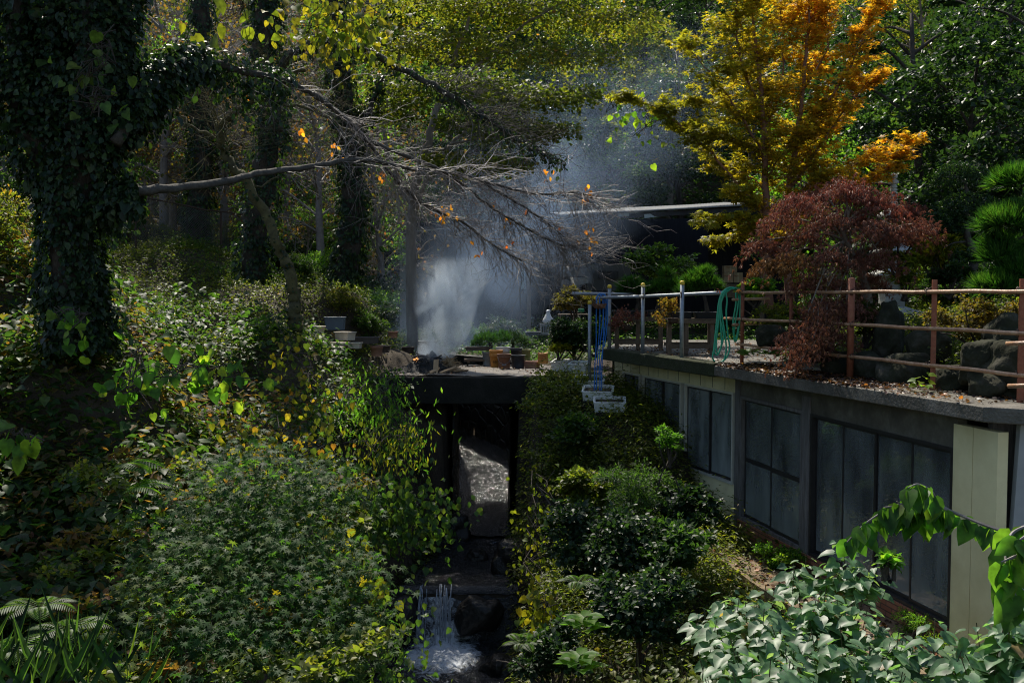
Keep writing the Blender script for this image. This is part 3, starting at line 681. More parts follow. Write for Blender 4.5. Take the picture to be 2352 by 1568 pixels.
M_styro = mat('dirty_polystyrene', (.42, .42, .38), .8, (.76, .77, .74), 5, bump=.35, bscale=60, c3=(.66, .67, .63))
M_dpot = mat('dark_pot', (.03, .025, .022), .6, (.09, .07, .06), 4, bump=.3)
M_bluep = mat('blue_grey_plastic', (.055, .075, .10), .5, (.10, .125, .155), 2)
M_card = mat('cardboard', (.28, .19, .11), .85, (.38, .27, .17), 3)
M_ink = mat('dark_ink', (.03, .02, .02), .8)
M_redink = mat('red_brown_ink', (.22, .05, .02), .8)
def text(body, size, loc, rot, m, parent, name='lettering'):
    cu = bpy.data.curves.new('t', 'FONT'); cu.body = body; cu.size = size; cu.align_x = 'CENTER'; cu.extrude = .0012
    to = bpy.data.objects.new('t', cu); me = bpy.data.meshes.new_from_object(to); bpy.data.objects.remove(to)
    me.name = name; me.materials.append(m)
    o = bpy.data.objects.new(name, me); COL.objects.link(o); o.parent = parent
    o.location = np.array(loc)-ORG[parent.name]; o.rotation_euler = rot; ORG[o.name] = ORG[parent.name]
    return o
pail(1122, 23.75, -1.755, .145, .33, M_gyp, 'grey bucket at the left end of the row of buckets on the bridge', rings=())
t, c = pail(1139.6, 23.3, -1.755, .155, .40, M_orp, 'tall faded orange pail with dark lettering beside the brown pail', rings=(.66, .74, .9))
pr = ORG[t.name]; text('NYU', .085, (c[0]+.015, c[1]-.1505, c[2]+.10), (pi/2-.08, 0, .1), M_ink, t)
pail(1158, 22.95, -1.755, .155, .335, M_brp, 'brown plastic pail with a wire handle in front of the white pail', rings=(.8, .9), handle=True)
pail(1155.5, 23.82, -1.755, .165, .45, M_whp, 'white pail standing behind the orange and brown pails', rings=(.8, .88))
pail(1190, 23.1, -1.755, .165, .30, M_bkp, 'black round tub of dry stalks in front of the dark rimmed pot', rings=(), content=True)
pail(1186, 23.82, -1.755, .14, .42, M_bkp, 'dark pot with a pale grey rim behind the black tub', rings=(.9,), content=True)
pail(1207, 24.7, -1.76, .12, .34, mat('pale_yellow_pot', (.45, .42, .16), .5, (.6, .56, .25), 4), 'small pale yellow pot behind the brown oblong planter', rings=(), grp=None, name='flower_pot', cat='pot')
def trough(c, L, Wd, h, m, rz, name, label, cat, grp=None, wall=.03, flare=1.12, tilt=0, soil=.75, soilm=None, rim=.012):
    t = thing(name, c, label, cat, grp); mb = MB(); R = np.array([[cos(rz), -sin(rz), 0], [sin(rz), cos(rz), 0], [0, 0, 1]])
    if tilt: R = R @ np.array([[1, 0, 0], [0, cos(tilt), -sin(tilt)], [0, sin(tilt), cos(tilt)]])
    def ring(l, w_, z, rr=.18):
        out = []; n = 5; r_ = rr*min(l, w_)
        for sx, sy, a0 in ((1, 1, 0), (-1, 1, pi/2), (-1, -1, pi), (1, -1, 3*pi/2)):
            for k in range(n):
                a = a0+pi/2*k/(n-1); out.append(R @ np.array((sx*(l-r_)+r_*cos(a), sy*(w_-r_)+r_*sin(a), z))+c)
        return out
    L2, W2 = L/2, Wd/2; fl = 1/flare
    rings = [ring(L2*fl, W2*fl, 0), ring(L2-.004, W2-.004, h-rim*2), ring(L2+rim, W2+rim, h-rim*2), ring(L2+rim, W2+rim, h), ring(L2-wall, W2-wall, h), ring(L2*fl-wall, W2*fl-wall, .03)]
    n = len(rings[0]); vs = [p for r_ in rings for p in r_]
    fs = [(i*n+k, i*n+(k+1) % n, (i+1)*n+(k+1) % n, (i+1)*n+k) for i in range(len(rings)-1) for k in range(n)]
    fs += [tuple(range(n))[::-1], tuple((len(rings)-1)*n+k for k in range(n))]
    mb.add(vs, fs); mb.build('body', m, t, bevel=.004)
    s = MB(); q = ring(L2-wall-.002, W2-wall-.002, h*soil)
    s.add(q+[R @ np.array((0, 0, h*soil+.02))+c], [(k, (k+1) % n, n) for k in range(n)]); s.build('soil', soilm or M_soil, t)
    return t
def at(px, py, D, dz=0): p = P(px, py, D); p[2] += dz; return p
trough(at(1222, 846, 23.05), .34, .2, .17, M_terr, -.45, 'oblong_planter', 'brown oblong planter beside the black tub on the bridge', 'planter')
yb = thing('yellow_can', at(1247, 838, 22.9), 'battered orange yellow tin box with red printing next to the oblong planter', 'tin box')
m = MB(); cc = ORG[yb.name]
m.box(cc+(0, 0, .15), (.21, .16, .24), rz=-.25); m.bar(cc+(-.11, .06, .275), cc+(-.10, -.08, .285), .02, .02); m.bar(cc+(.02, -.1, .27), cc+(.11, -.04, .30), .05, .006)
m.build('body', M_orp, yb, bevel=.01)
for k, (s_, z) in enumerate((('KYOWA', .2), ('NO.16 OIL', .155), ('18 L', .1))): text(s_, .045, cc+(-.02, -.089, z), (pi/2, 0, -.25), M_redink, yb)
SG = 'white polystyrene planting boxes stepping down beside the building'
for (px, py, D, L, W_, rz, lb_) in ((1290, 849, 22.0, .40, .28, -.25, 'white foam box of dark soil beside the yellow tin box'),
      (1332, 854, 21.2, .43, .31, -.25, 'white foam box of small pale seedlings, upper right of the bridge end'),
      (1355, 889, 20.1, .60, .46, .05, 'white foam box just below the seedling box, beside the blue rope'),
      (1374, 914, 19.3, .60, .46, .05, 'white foam box crossed by the blue rope near the cream wall corner'),
      (1400, 940, 18.75, .6, .4, .1, 'white foam box lowest of the steps, half hidden in weeds by the cream wall')):
    trough(at(px, py, D), L, W_, .21 if D > 21 else .2, M_styro, rz-.2, 'foam_box', lb_, 'foam box', SG, wall=.035, flare=1.06, rim=.008, tilt=.2)
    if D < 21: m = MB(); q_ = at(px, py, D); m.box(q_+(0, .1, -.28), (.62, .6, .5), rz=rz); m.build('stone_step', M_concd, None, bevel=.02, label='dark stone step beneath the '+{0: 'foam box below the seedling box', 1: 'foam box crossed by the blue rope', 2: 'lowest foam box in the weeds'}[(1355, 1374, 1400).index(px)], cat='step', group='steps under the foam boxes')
trough(at(770, 757, 21), .42, .32, .27, M_bluep, .05, 'plastic_tub', 'blue grey square plastic tub of weeds on the left bank', 'tub', wall=.01)
trough(at(793, 781, 20), .36, .27, .17, M_cream, -.55, 'bonsai_pot', 'cream rectangular bonsai pot on the left bank below the blue grey tub', 'pot')
trough(at(779, 794, 19.6), .32, .24, .07, M_cream, -.55, 'shallow_tray', 'shallow cream tray with moss in front of the cream rectangular pot', 'tray')
trough(at(815, 800, 19.8), .26, .2, .12, M_cream, -.2, 'bonsai_pot', 'small cream pot right of the shallow moss tray', 'pot')
trough(at(838, 789, 20.6), .6, .3, .14, M_dpot, .15, 'bonsai_pot', 'long dark bonsai pot between the cream pot and the terracotta pot', 'pot')
pail(765.5, 19.0, -1.12, .195, .08, M_cream, 'round cream dish lying lowest of the pots on the left bank', rings=(), grp=None, name='round_dish', cat='dish', content=True)
pail(728, 20.0, -.80, .17, .12, M_cream, 'round cream dish beside the leaning tree on the left bank', rings=(), grp=None, name='round_dish', cat='dish', content=True)
pail(865, 20.6, -1.32, .13, .21, M_terr, 'terracotta pot with a thin plant at the left end of the bridge', rings=(.85,), grp=None, name='flower_pot', cat='pot', content=True)
pail(902, 23.4, -1.07, .12, .15, M_terr, 'brown pot of low plants in the row left of the smoke', rings=(), grp=None, name='flower_pot', cat='pot', content=True)
pail(937, 23.6, -1.45, .15, .16, M_dpot, 'dark round pot in the haze just left of the bonfire', rings=(), grp=None, name='flower_pot', cat='pot', content=True)
pail(880, 22.3, -1.35, .16, .16, M_dpot, 'dark round pot behind the terracotta pot', rings=(), grp=None, name='flower_pot', cat='pot', content=True)
dr, c = pail(982, 23.7, -1.755, .215, .60, M_dpot, 'dark metal drum with a bright rim standing in the smoke behind the bonfire', rings=(.35, .68), name='drum', cat='drum', grp=None, taper=.97)
m = MB(); m.tube([c+np.array((.222*cos(a), .222*sin(a), .60)) for a in np.linspace(0, 2*pi, 33)], .010, 6, cap=False); m.build('rim', M_whp, dr, smooth=True)
trough(at(1098, 812, 23.9, .08), .62, .3, .09, M_dpot, .0, 'bonsai_tray', 'long dark bonsai tray with pine behind the bonfire deck', 'tray')
m = MB(); cc = at(1110, 829, 23.8); m.box(cc+(0, 0, .03), (.9, .3, .05)); m.box(cc+(-.35, 0, -.0), (.06, .26, .08)); m.box(cc+(.35, 0, -.0), (.06, .26, .08))
m.build('plank_shelf', M_woodh, None, label='low plank shelf carrying the long bonsai tray', cat='shelf')
# crate, bag and clutter in front of the shed
kr = thing('plastic_crate', at(1259, 769, 27), 'grey slatted plastic crate with a white bag on top in front of the shed', 'crate'); cc = ORG[kr.name]
m = MB(); m.box(cc+(0, 0, .02), (.42, .32, .03))
for s_ in (-1, 1):
    for k in range(7): m.box(cc+(-.18+.06*k, s_*.155, .14), (.022, .012, .24))
    m.box(cc+(0, s_*.155, .27), (.43, .02, .06)); m.box(cc+(s_*.205, 0, .16), (.015, .32, .26)); m.box(cc+(0, s_*.155, .04), (.43, .018, .05))
m.build('body', M_gyp, kr)
bgm = MB(); cc = at(1259, 742, 27)
prof = [(.02, -.005), (.13, .0), (.15, .05), (.12, .12), (.085, .19), (.06, .24), (.05, .29), (.065, .33), (.03, .36)]
bgm.lathe(cc, prof, 22, wob=.14); bgm.build('white_bag', mat('white_bag', (.68, .69, .72), .4, (.82, .83, .85), 9, bump=.7), None, smooth=True, label='white plastic bag knotted at the top, sitting on the grey crate', cat='bag')
trough(at(1224, 770, 26.4), .40, .30, .10, M_bluep, .1, 'blue_tray', 'shallow blue grey tray on the ground left of the crate', 'tray')
m = MB(); m.lathe(at(1297, 752, 26), [(.03, 0), (.07, .01), (.06, .06), (.02, .1)], 10, wob=.25); m.build('red_bag', mat('red_bag', (.55, .03, .06), .5, (.7, .08, .10), 9), None, smooth=True, label='crumpled pink red plastic bag under the bushes right of the crate', cat='bag')
m = MB(); m.box(at(1335, 717, 25.5, .05), (.15, .1, .09)); m.build('green_tub', mat('green_tub', (.01, .20, .08), .5), None, bevel=.01, label='small green plastic tub on the cluttered shelf before the shed', cat='tub')
m = MB(); cc = at(1320, 722, 25.6); m.box(cc, (.85, .35, .03));
for sx in (-.38, .38):
    for sy in (-.14, .14): m.box(cc+(sx, sy, -.36), (.04, .04, .7))
m.build('plant_shelf', M_wood, None, label='low dark wooden plant shelf right of the crate', cat='shelf')
m = MB(); m.tube(catmull([at(1278, 747, 26.3), at(1282, 752, 26.2), at(1286, 760, 26.1), at(1286, 775, 26)], 5), .02, 6); m.build('grey_pipe', M_silver, None, smooth=True, label='short curved pale pipe end beside the grey crate', cat='pipe')
hb = MB(); cc = at(1377, 707, 19.1)
hb.lathe(cc, [(.05, -.02), (.1, .0), (.13, .05), (.135, .08)], 14, cap=False, wob=.08); hb.tube([cc+(-.12, 0, .08), cc+(0, 0, .22), cc+(.12, 0, .08)], .004, 4)
hb.build('hanging_basket', mat('dry_basket', (.10, .05, .03), .9, (.25, .12, .07), 12, bump=.8), None, label='small brown hanging basket of dry leaves among the blue ropes', cat='basket')
# ------------------------------------------------------------ bonfire
bf = thing('bonfire', at(990, 861, 22.0), 'smouldering heap of burnt branches and broken boards on the bridge', 'bonfire'); cc = ORG[bf.name]; zt0 = ZC-1.75
M_char = mat('charcoal', (.008, .008, .009), .8, (.04, .038, .036), 9, bump=1, bscale=40)
M_ash = mat('ash', (.03, .03, .03), .95, (.22, .21, .20), 7, bump=.6)
M_bwood = mat('split_boards', (.30, .18, .09), .75, (.62, .42, .24), 4, bump=.3)
M_straw = mat('straw_scraps', (.22, .14, .07), .9, (.50, .36, .2), 12)
hp = MB(); gxx = np.linspace(-.85, .8, 44); gyy = np.linspace(-.5, .6, 30); A, B = np.meshgrid(gxx, gyy)
Z = .36*np.exp(-((A-.05)**2/.16+(B)**2/.09))+.10*np.exp(-((A+.4)**2/.12+B**2/.08))+.05*lump(A*12, B*12)*np.exp(-(A**2/.35+B**2/.18))+.02*lump(A*30, B*28)-.012
hp.grid(np.stack([cc[0]+A, cc[1]+B, zt0+Z], -1)); hp.build('ash_heap', [M_char], bf, smooth=True)
ch = MB()
for k in range(48):
    a = random.uniform(0, 2*pi); r = abs(random.gauss(0, .33)); p = cc+np.array((r*cos(a)*1.25, r*sin(a)*.8, 0)); p[2] = zt0+.30*math.exp(-r*r*7)+.02
    d = np.random.normal(size=3)*(.15, .15, .05); ch.tube([p-d, p+d*.2+(0, 0, .01), p+d], [random.uniform(.006, .022)]*3, 5, jit=.3)
ch.build('charred_branches', M_char, bf)
for a, b, w1, t1 in (((1000, 862, 21.5), (1002, 826, 21.7), .12, .025), ((975, 862, 21.5), (1010, 845, 21.6), .10, .03), ((1010, 856, 21.45), (1048, 842, 21.6), .09, .03), ((983, 852, 21.75), (996, 858, 21.75), .1, .02), ((997, 858, 21.6), (990, 824, 21.95), .085, .018), ((986, 828, 22), (1012, 822, 22.2), .12, .02), ((1010, 843, 21.9), (1040, 848, 21.8), .06, .03), ((1000, 850, 21.8), (1062, 848, 21.6), .05, .022), ((1020, 856, 21.6), (1075, 850, 21.9), .07, .02), ((1012, 836, 22), (1020, 828, 22.1), .1, .03), ((935, 859, 21.9), (958, 853, 21.8), .06, .03), ((955, 845, 22), (972, 836, 22.1), .08, .03), ((1025, 838, 22.1), (1036, 828, 22.1), .05, .02)):
    m = MB(); m.bar(P(*a), P(*b), w1, t1, roll=random.uniform(-.5, .5)); m.build('board', M_bwood, bf, bevel=.003)
sw = MB()
for k in range(260):
    p = at(random.gauss(1032, 13), 850, 21.95); p[0] += 0; p[1] += random.gauss(0, .1); p[2] = zt0+max(0, .24-abs(p[0]-P(1030, 800, 22)[0])*1.1)+random.uniform(0, .05)
    d = np.random.normal(size=3)*(.09, .05, .05); sw.tube([p-d, p+d], .004, 3, cap=False)
sw.build('wood_shavings', M_straw, bf)
fm2, t2, b2, N2, L2 = newmat('embers'); b2.inputs['Base Color'].default_value = (.3, .1, .02, 1); b2.inputs['Emission Color'].default_value = (1, .42, .12, 1); b2.inputs['Emission Strength'].default_value = 1.1
fl = MB()
for k in range(3):
    p = at(random.uniform(940, 960), 848, 22.12); r = .018+random.random()*.015; h_ = random.uniform(.05, .12); p[2] = zt0+.12+.25*math.exp(-((p[0]-cc[0])**2)/.14)
    pts = [p+np.array((random.gauss(0, .02)*j, random.gauss(0, .02)*j, h_*j/4)) for j in range(5)]; fl.tube(pts, [r, r*1.1, r*.8, r*.4, .002], 6)
fl.build('flames', fm2, bf, smooth=True)
# ------------------------------------------------------------ shed
def Ps(px, py, D): return P(px, py, D+5)
sh = thing('shed', (1.5, 32, ZC-1.5), 'open dark shed with a low tin roof behind the smoke', 'shed')
E0, E1, E2 = Ps(885, 543, 29.5), Ps(1290, 499, 26.3), Ps(1775, 472, 23.8)
M_tin = mat('weathered_tin_roof', (.02, .024, .028), .7, (.12, .135, .15), 5, bump=.5, metal=.0, c3=(.05, .06, .07))
M_tind = mat('dark_eave_board', (.02, .022, .026), .8, (.06, .062, .07), 3)
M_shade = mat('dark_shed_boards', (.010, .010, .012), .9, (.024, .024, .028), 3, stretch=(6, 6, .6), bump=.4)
def roofsheet(a, b, back, rise, n, nm, m):
    mb = MB(); rows = []
    for j in range(6):
        t = j/5; row = []
        for i in range(n):
            u = i/(n-1); p = a+(b-a)*u+np.array((0, back*t, rise*t+.018*sin(i*1.57)+.01*sin(u*9+t*4)))
            row.append(p)
        rows.append(row)
    mb.grid(np.array(rows)); o = mb.build(nm, m, sh, smooth=True); md = o.modifiers.new('s', 'SOLIDIFY'); md.thickness = .03; return o
roofsheet(E1+(-.1, -.4, .04), E2+(0, -.4, .04), 7, .63, 240, 'roof', M_tin)
roofsheet(E0+(0, -.3, .02), E1+(-.14, -.3, -.0), 7, .12, 200, 'roof', M_tind)
m = MB(); m.bar(E1+(-.1, -.3, -.09), E2+(0, -.3, -.09), .03, .13); m.bar(E0+(0, -.22, -.10), E1+(-.14, -.22, -.12), .03, .16); m.build('fascia', M_tind, sh)
m = MB(); m.tube([E0+(-.1, -.34, .02), E1+(-.14, -.34, -.02)], .025, 6); m.tube([E1+(-.1, -.42, .02), E2+(0, -.42, .02)], .022, 6); m.build('eave_highlight', mat('eave_highlight_grey', (.10, .11, .12), .6, (.22, .24, .25), 4), sh)  # paler strips added along both eaves to paint in their thin highlight
m = MB(); m.bar(Ps(1420, 493, 25.2), Ps(1500, 490, 25.0), .02, .10); m.bar(Ps(1480, 497, 24.9), Ps(1575, 486, 24.7), .02, .12, roll=.3); m.build('loose_fascia_board', mat('pale_blue_board', (.30, .36, .38), .6, (.5, .55, .56), 5), sh)
for a, px in ((E0, 940), (E1, 1215), (E2, 1752)):
    D = {940: 28.8, 1215: 26.8, 1752: 24.1}[px]; tp = Ps(px, 500, D); tp[2] = ZC+1.95; b = tp.copy(); b[2] = ZC-1.7; m = MB(); m.box((tp+b)/2, (.13, .13, tp[2]-b[2])); m.build('post', M_wood, sh)
tp = Ps(925, 545, 28.5); b = tp.copy(); b[2] = ZC-1.5; m = MB(); m.box((tp+b)/2, (.2, .06, tp[2]-b[2])); m.build('door_jamb', mat('pale_board', (.20, .20, .20), .7, (.32, .32, .32), 4), sh)
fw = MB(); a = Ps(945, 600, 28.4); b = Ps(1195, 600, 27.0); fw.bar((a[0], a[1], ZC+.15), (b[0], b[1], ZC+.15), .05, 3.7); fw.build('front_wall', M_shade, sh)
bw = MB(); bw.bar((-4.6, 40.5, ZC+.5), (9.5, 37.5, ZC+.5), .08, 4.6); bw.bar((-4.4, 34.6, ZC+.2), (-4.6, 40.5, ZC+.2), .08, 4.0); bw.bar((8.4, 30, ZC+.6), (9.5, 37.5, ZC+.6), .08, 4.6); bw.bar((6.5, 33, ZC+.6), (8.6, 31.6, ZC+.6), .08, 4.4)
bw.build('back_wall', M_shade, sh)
m = MB(); m.bar(Ps(1050, 690, 26.2), Ps(1176, 612, 26.6), .09, .09); m.build('leaning_beam', M_wood, None, label='long weathered beam leaning diagonally against the shed front', cat='beam')
m = MB(); a = Ps(1202, 640, 26.6); m.box(a, (.14, .05, .65)); m.build('window_pane', mat('pale_blue_pane', (.22, .30, .34), .3), sh)
un = thing('utility_cabinet', Ps(1396, 668, 27.5), 'dark grey cabinet with a black grille inside the open shed', 'cabinet')
m = MB(); a = Ps(1330, 606, 27.5); b = Ps(1448, 668, 27.5); m.box((a+b)/2+(0, .15, 0), (b[0]-a[0], .3, a[2]-b[2])); m.build('body', mat('grey_cabinet', (.075, .075, .075), .6, (.10, .10, .095), 3), un, bevel=.01)
m = MB(); a = Ps(1373, 622, 27.3); b = Ps(1420, 640, 27.3)
for k in range(16): m.box((a[0]+(b[0]-a[0])*k/15, a[1]+.04, (a[2]+b[2])/2), (.018, .03, a[2]-b[2]))
m.box(((a[0]+b[0])/2, a[1]+.046, (a[2]+b[2])/2), (b[0]-a[0], .006, a[2]-b[2])); m.build('grille', M_black, un)
for (x0, y0, x1, y1, nm) in ((1663, 610, 1693, 625, 'cardboard box on top of the stack inside the shed'), (1663, 626, 1684, 649, 'cardboard box under the top box at the left of the stack'), (1685.5, 626, 1706, 649, 'cardboard box at the right of the stack inside the shed')):
    a = Ps(x0, y0, 25.6); b = Ps(x1, y1, 25.6); m = MB(); m.box((a+b)/2+(0, .15, 0), (b[0]-a[0], .3, a[2]-b[2])); bx = thing('cardboard_box', (a+b)/2, nm, 'box', 'cardboard boxes stacked in the shed'); m.build('carton', M_card, bx, bevel=.006)
    m = MB(); mid = (a+b)/2; m.box(mid+(0, -.004, 0), (.05, .004, (a[2]-b[2])*.98)); m.build('tape', mat('parcel_tape', (.42, .34, .22), .4), bx)
    text('MIKAN', .055, mid+(-.06, -.008, .03), (pi/2, 0, 0), M_redink, bx)
m = MB(); m.box(Ps(1684, 656, 25.7), (.7, .45, .10)); m.box(Ps(1684, 672, 25.8), (.6, .4, .3)); m.build('bench', M_wood, None, label='dark bench carrying the cardboard boxes in the shed', cat='bench')
tpm = MB(); a = Ps(1288, 668, 26.2); ga, gb = np.meshgrid(np.linspace(0, 1, 26), np.linspace(0, 1, 18)); W_ = 1.0
zz = .72-.25*gb+.10*np.sin(ga*9)*gb+.06*np.sin(gb*11+ga*5); zz = np.where(gb > .62, zz-(gb-.62)*.9, zz)
tpm.grid(np.stack([a[0]+ga*W_, a[1]+.7-gb*.7, a[2]+zz], -1)); o = tpm.build('tarpaulin', mat('grey_tarpaulin', (.12, .12, .12), .6, (.19, .185, .18), 4, bump=.4), None, smooth=True, label='crumpled grey tarpaulin draped over junk at the shed front', cat='tarpaulin'); md = o.modifiers.new('s', 'SOLIDIFY'); md.thickness = .01
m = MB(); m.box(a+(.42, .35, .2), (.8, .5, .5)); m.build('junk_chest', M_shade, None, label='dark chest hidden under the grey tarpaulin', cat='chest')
m = MB(); a = Ps(1363, 655, 26.0); m.add([Ps(1362, 655, 26), Ps(1434, 650, 26.1), Ps(1427, 676, 25.8), Ps(1374, 692, 25.7)], [(0, 1, 2, 3)]); 
m.v = [tuple(np.array(q)) for q in (Ps(1336, 633, 25.9), Ps(1350, 656, 25.7), Ps(1352, 651, 25.7), Ps(1338, 629, 25.9))]
m = MB(); pts = [Ps(1308, 636, 26.0), Ps(1346, 637, 26.0), Ps(1352, 650, 25.8), Ps(1314, 657, 25.7)]
m.add(pts+[q+np.array((0, .03, 0)) for q in pts], [(0, 1, 2, 3), (7, 6, 5, 4), (0, 4, 5, 1), (1, 5, 6, 2), (2, 6, 7, 3), (3, 7, 4, 0)]); m.build('slanted_board', mat('grey_board', (.15, .15, .13), .7, (.22, .21, .18), 3), None, label='grey board slanting down below the tarpaulin', cat='board')
# ------------------------------------------------------------ plant tables
def table(x0, x1, D, depth, legs, label):
    a = P(x0, 728, D); b = P(x1, 728, D); z = ZC-.50; t = thing('plant_table', ((a[0]+b[0])/2, D+depth/2, ZC-1.15), label, 'table', 'slatted plant tables on the terrace')
    m = MB(); 
    for k in range(5): m.box(((a[0]+b[0])/2, D+.05+k*depth/5, z), (b[0]-a[0], depth/5-.02, .025))
    m.box(((a[0]+b[0])/2, D-.0, z-.045), (b[0]-a[0], .03, .06)); m.build('top', M_woodh, t)
    for px in legs:
        for dd in (.02, depth-.05):
            q = P(px, 728, D); m = MB(); m.box((q[0]+(0 if dd < .1 else .06), D+dd+.03, (z+ZC-1.15)/2-.03), (.075, .05, z-ZC+1.08)); m.build('leg', M_wood, t)
    m = MB(); m.box(((a[0]+b[0])/2, D+.02, ZC-1.0), (b[0]-a[0]-.04, .03, .07)); m.box(((a[0]+b[0])/2, D+depth-.02, ZC-.98), (b[0]-a[0]-.04, .03, .07)); m.build('stretcher', M_woodh, t)
table(1411, 1526, 19.75, .55, (1417, 1466, 1519), 'weathered wooden plant table at the far corner of the terrace, left one')
table(1534, 1645, 18.3, .6, (1539, 1578, 1637), 'weathered wooden plant table nearer the green hose, right one')
TG = 'black bonsai trays on the plant tables'
for px0, px1, D, lb_ in ((1410, 1478, 19.9, 'black bonsai tray at the left end of the left plant table'), (1484, 1524, 19.85, 'black bonsai tray at the right end of the left plant table'), (1540, 1592, 18.45, 'black bonsai tray on the left of the right plant table'), (1598, 1650, 18.4, 'black bonsai tray on the right of the right plant table, beside the hose')):
    a = P(px0, 728, D); b = P(px1, 728, D); trough(np.array(((a[0]+b[0])/2, D+.18, ZC-.485)), b[0]-a[0], .32, .12, M_black, 0, 'bonsai_tray', lb_, 'tray', TG, soil=.9)
# ------------------------------------------------------------ stone pagoda
M_stone = mat('pale_granite', (.30, .30, .28), .85, (.52, .52, .49), 8, bump=.5, bscale=40)
M_stoned = mat('lichened_granite', (.16, .16, .14), .9, (.40, .40, .37), 5, bump=.5, bscale=40)
pg = thing('stone_pagoda', P(2048, 735, 17.5), 'tall tiered stone garden pagoda rising behind the red maple', 'pagoda'); px0 = P(2046, 784, 17.5)[0]
def Z(py): return P(2046, py, 17.5)[2]
levels = [(718, .40), (632, .37), (578, .30), (534, .26), (494, .21)]
for i, (py, hw) in enumerate(levels):
    z = Z(py); m = MB(); m.box((px0, 17.5, z), (hw*2, hw*2, .035))
    vs = [(px0+sx*hw, 17.5+sy*hw, z+.018) for sx, sy in ((-1, -1), (1, -1), (1, 1), (-1, 1))]+[(px0+sx*hw*.45, 17.5+sy*hw*.45, z+.11) for sx, sy in ((-1, -1), (1, -1), (1, 1), (-1, 1))]
    m.add(vs, [(0, 1, 5, 4), (1, 2, 6, 5), (2, 3, 7, 6), (3, 0, 4, 7), (4, 5, 6, 7)]); m.build('roof', M_stone, pg, bevel=.006)
    zn = Z(levels[i+1][0]) if i < 4 else Z(478); m = MB(); m.box((px0, 17.5, (z+.1+zn)/2), (hw*.85, hw*.85, zn-z-.1)); m.build('body', M_stoned, pg)
m = MB(); m.box((px0, 17.5, Z(730)-.05), (.9, .9, .14)); m.build('base', M_stoned, pg, bevel=.01)
prof = [(.08, Z(482))]
for k in range(7): z = Z(474)+k*.053; prof += [(.045, z), (.078-.003*k, z+.008), (.078-.003*k, z+.032), (.045, z+.04)]
z = Z(424); prof += [(.04, z), (.085, z+.02), (.075, z+.07), (.03, z+.09), (.062, z+.12), (.06, z+.16), (.015, z+.2)]
prof = sorted([(r, q) for r, q in prof if q <= Z(424)], key=lambda q: q[1])+[(r, q) for r, q in prof if q > Z(424)]
m = MB(); m.lathe((px0, 17.5, 0), prof, 16); m.build('spire', M_stone, pg)
# ------------------------------------------------------------ chain link fence
fc = thing('chain_link_fence', P(403, 575, 27), 'old chain link fence with thin posts on the crest of the left bank', 'fence')
topl = [P(300, 452, 26.0), P(350, 457, 26.2), P(403, 467, 26.6), P(470, 482, 27), P(520, 487, 27.4), P(600, 500, 28)]
m = MB(); m.tube(topl, .022, 6); m.build('top_rail', M_wire, fc)
for k, (px, py) in enumerate(((310, 452), (403, 466), (507, 487), (598, 500))):
    D = 26+k*.65; a = P(px, py, D); b = a.copy(); b[2] = ZC+.7 if False else gz(a[0], a[1])-.1; m = MB(); m.tube([b, a], .03, 6); m.build('post', M_wire, fc)
tp = np.array(topl); m = MB(); n = 62; lv = 16
for s_ in (0, 1):
    for i in range(-lv, n):
        pts = []
        for j in range(lv+1):
            q = i+j if s_ == 0 else i+lv-j
            if q < 0 or q > n: continue
            u = q/n*5; k = min(int(u), 4); p = tp[k]+(tp[k+1]-tp[k])*(u-k); bz_ = gz(p[0], p[1]); pts.append((p[0]+.01*sin(j*3+i), p[1]+(.008 if s_ else 0), p[2]+(bz_-p[2])*j/lv*.95))
        if len(pts) > 1: m.tube(pts, .0045, 3, cap=False)
m.build('mesh', mat('dull_wire', (.11, .11, .10), .6), fc)
# white trough on the ledge
trough(at(2040, 1414, 12.0), 1.15, .12, .19, M_cream, -1.36, 'window_trough', 'long cream plastic trough on the ledge against the dark glass doors', 'trough', wall=.012, soil=.5)
# inside the building: vague things behind the glass
tubm = mat('grey_white_tub', (.34, .37, .37), .6)
def inside(S, px, py, w_, d, h, m, nm, lab, cat, t=.6):
    a, dd, n, L = S; u = u_at(S, px); p = a+dd*u-n*t; c = np.array((p[0], p[1], ZC-3.90)); mb = MB(); mb.box(c+(0, 0, h/2), (d, w_, h), rz=.2); o = mb.build(nm, m, None, bevel=.03, label=lab, cat=cat); return o
inside(SB, 2215, 0, .5, .4, .62, tubm, 'storage_bin', 'pale storage bin behind the glass nearest the end panel', 'bin', .45)
inside(SB, 1905, 0, .7, .05, 1.5, mat('pale_curtain', (.30, .33, .28), .8), 'leaning_panel', 'pale panel leaning inside behind the middle sliding door', 'panel', .3)
inside(SA, 1540, 0, .8, .5, 1.6, mat('blue_sheet', (.03, .12, .32), .7, (.05, .20, .45), 3), 'covered_pile', 'pile under a blue sheet behind the second window', 'pile', .55)
inside(SA, 1620, 0, .7, .5, 1.35, mat('pale_sack', (.35, .38, .38), .7, (.12, .13, .14), 3), 'sack_pile', 'pile of pale sacks behind the third window', 'sacks', .6)
inside(SB, 1980, 0, .6, .5, 1.4, mat('olive_sack', (.16, .16, .07), .7, (.05, .06, .04), 3), 'cabinet', 'olive cabinet behind the dark doors left of the end panel', 'cabinet', .9)
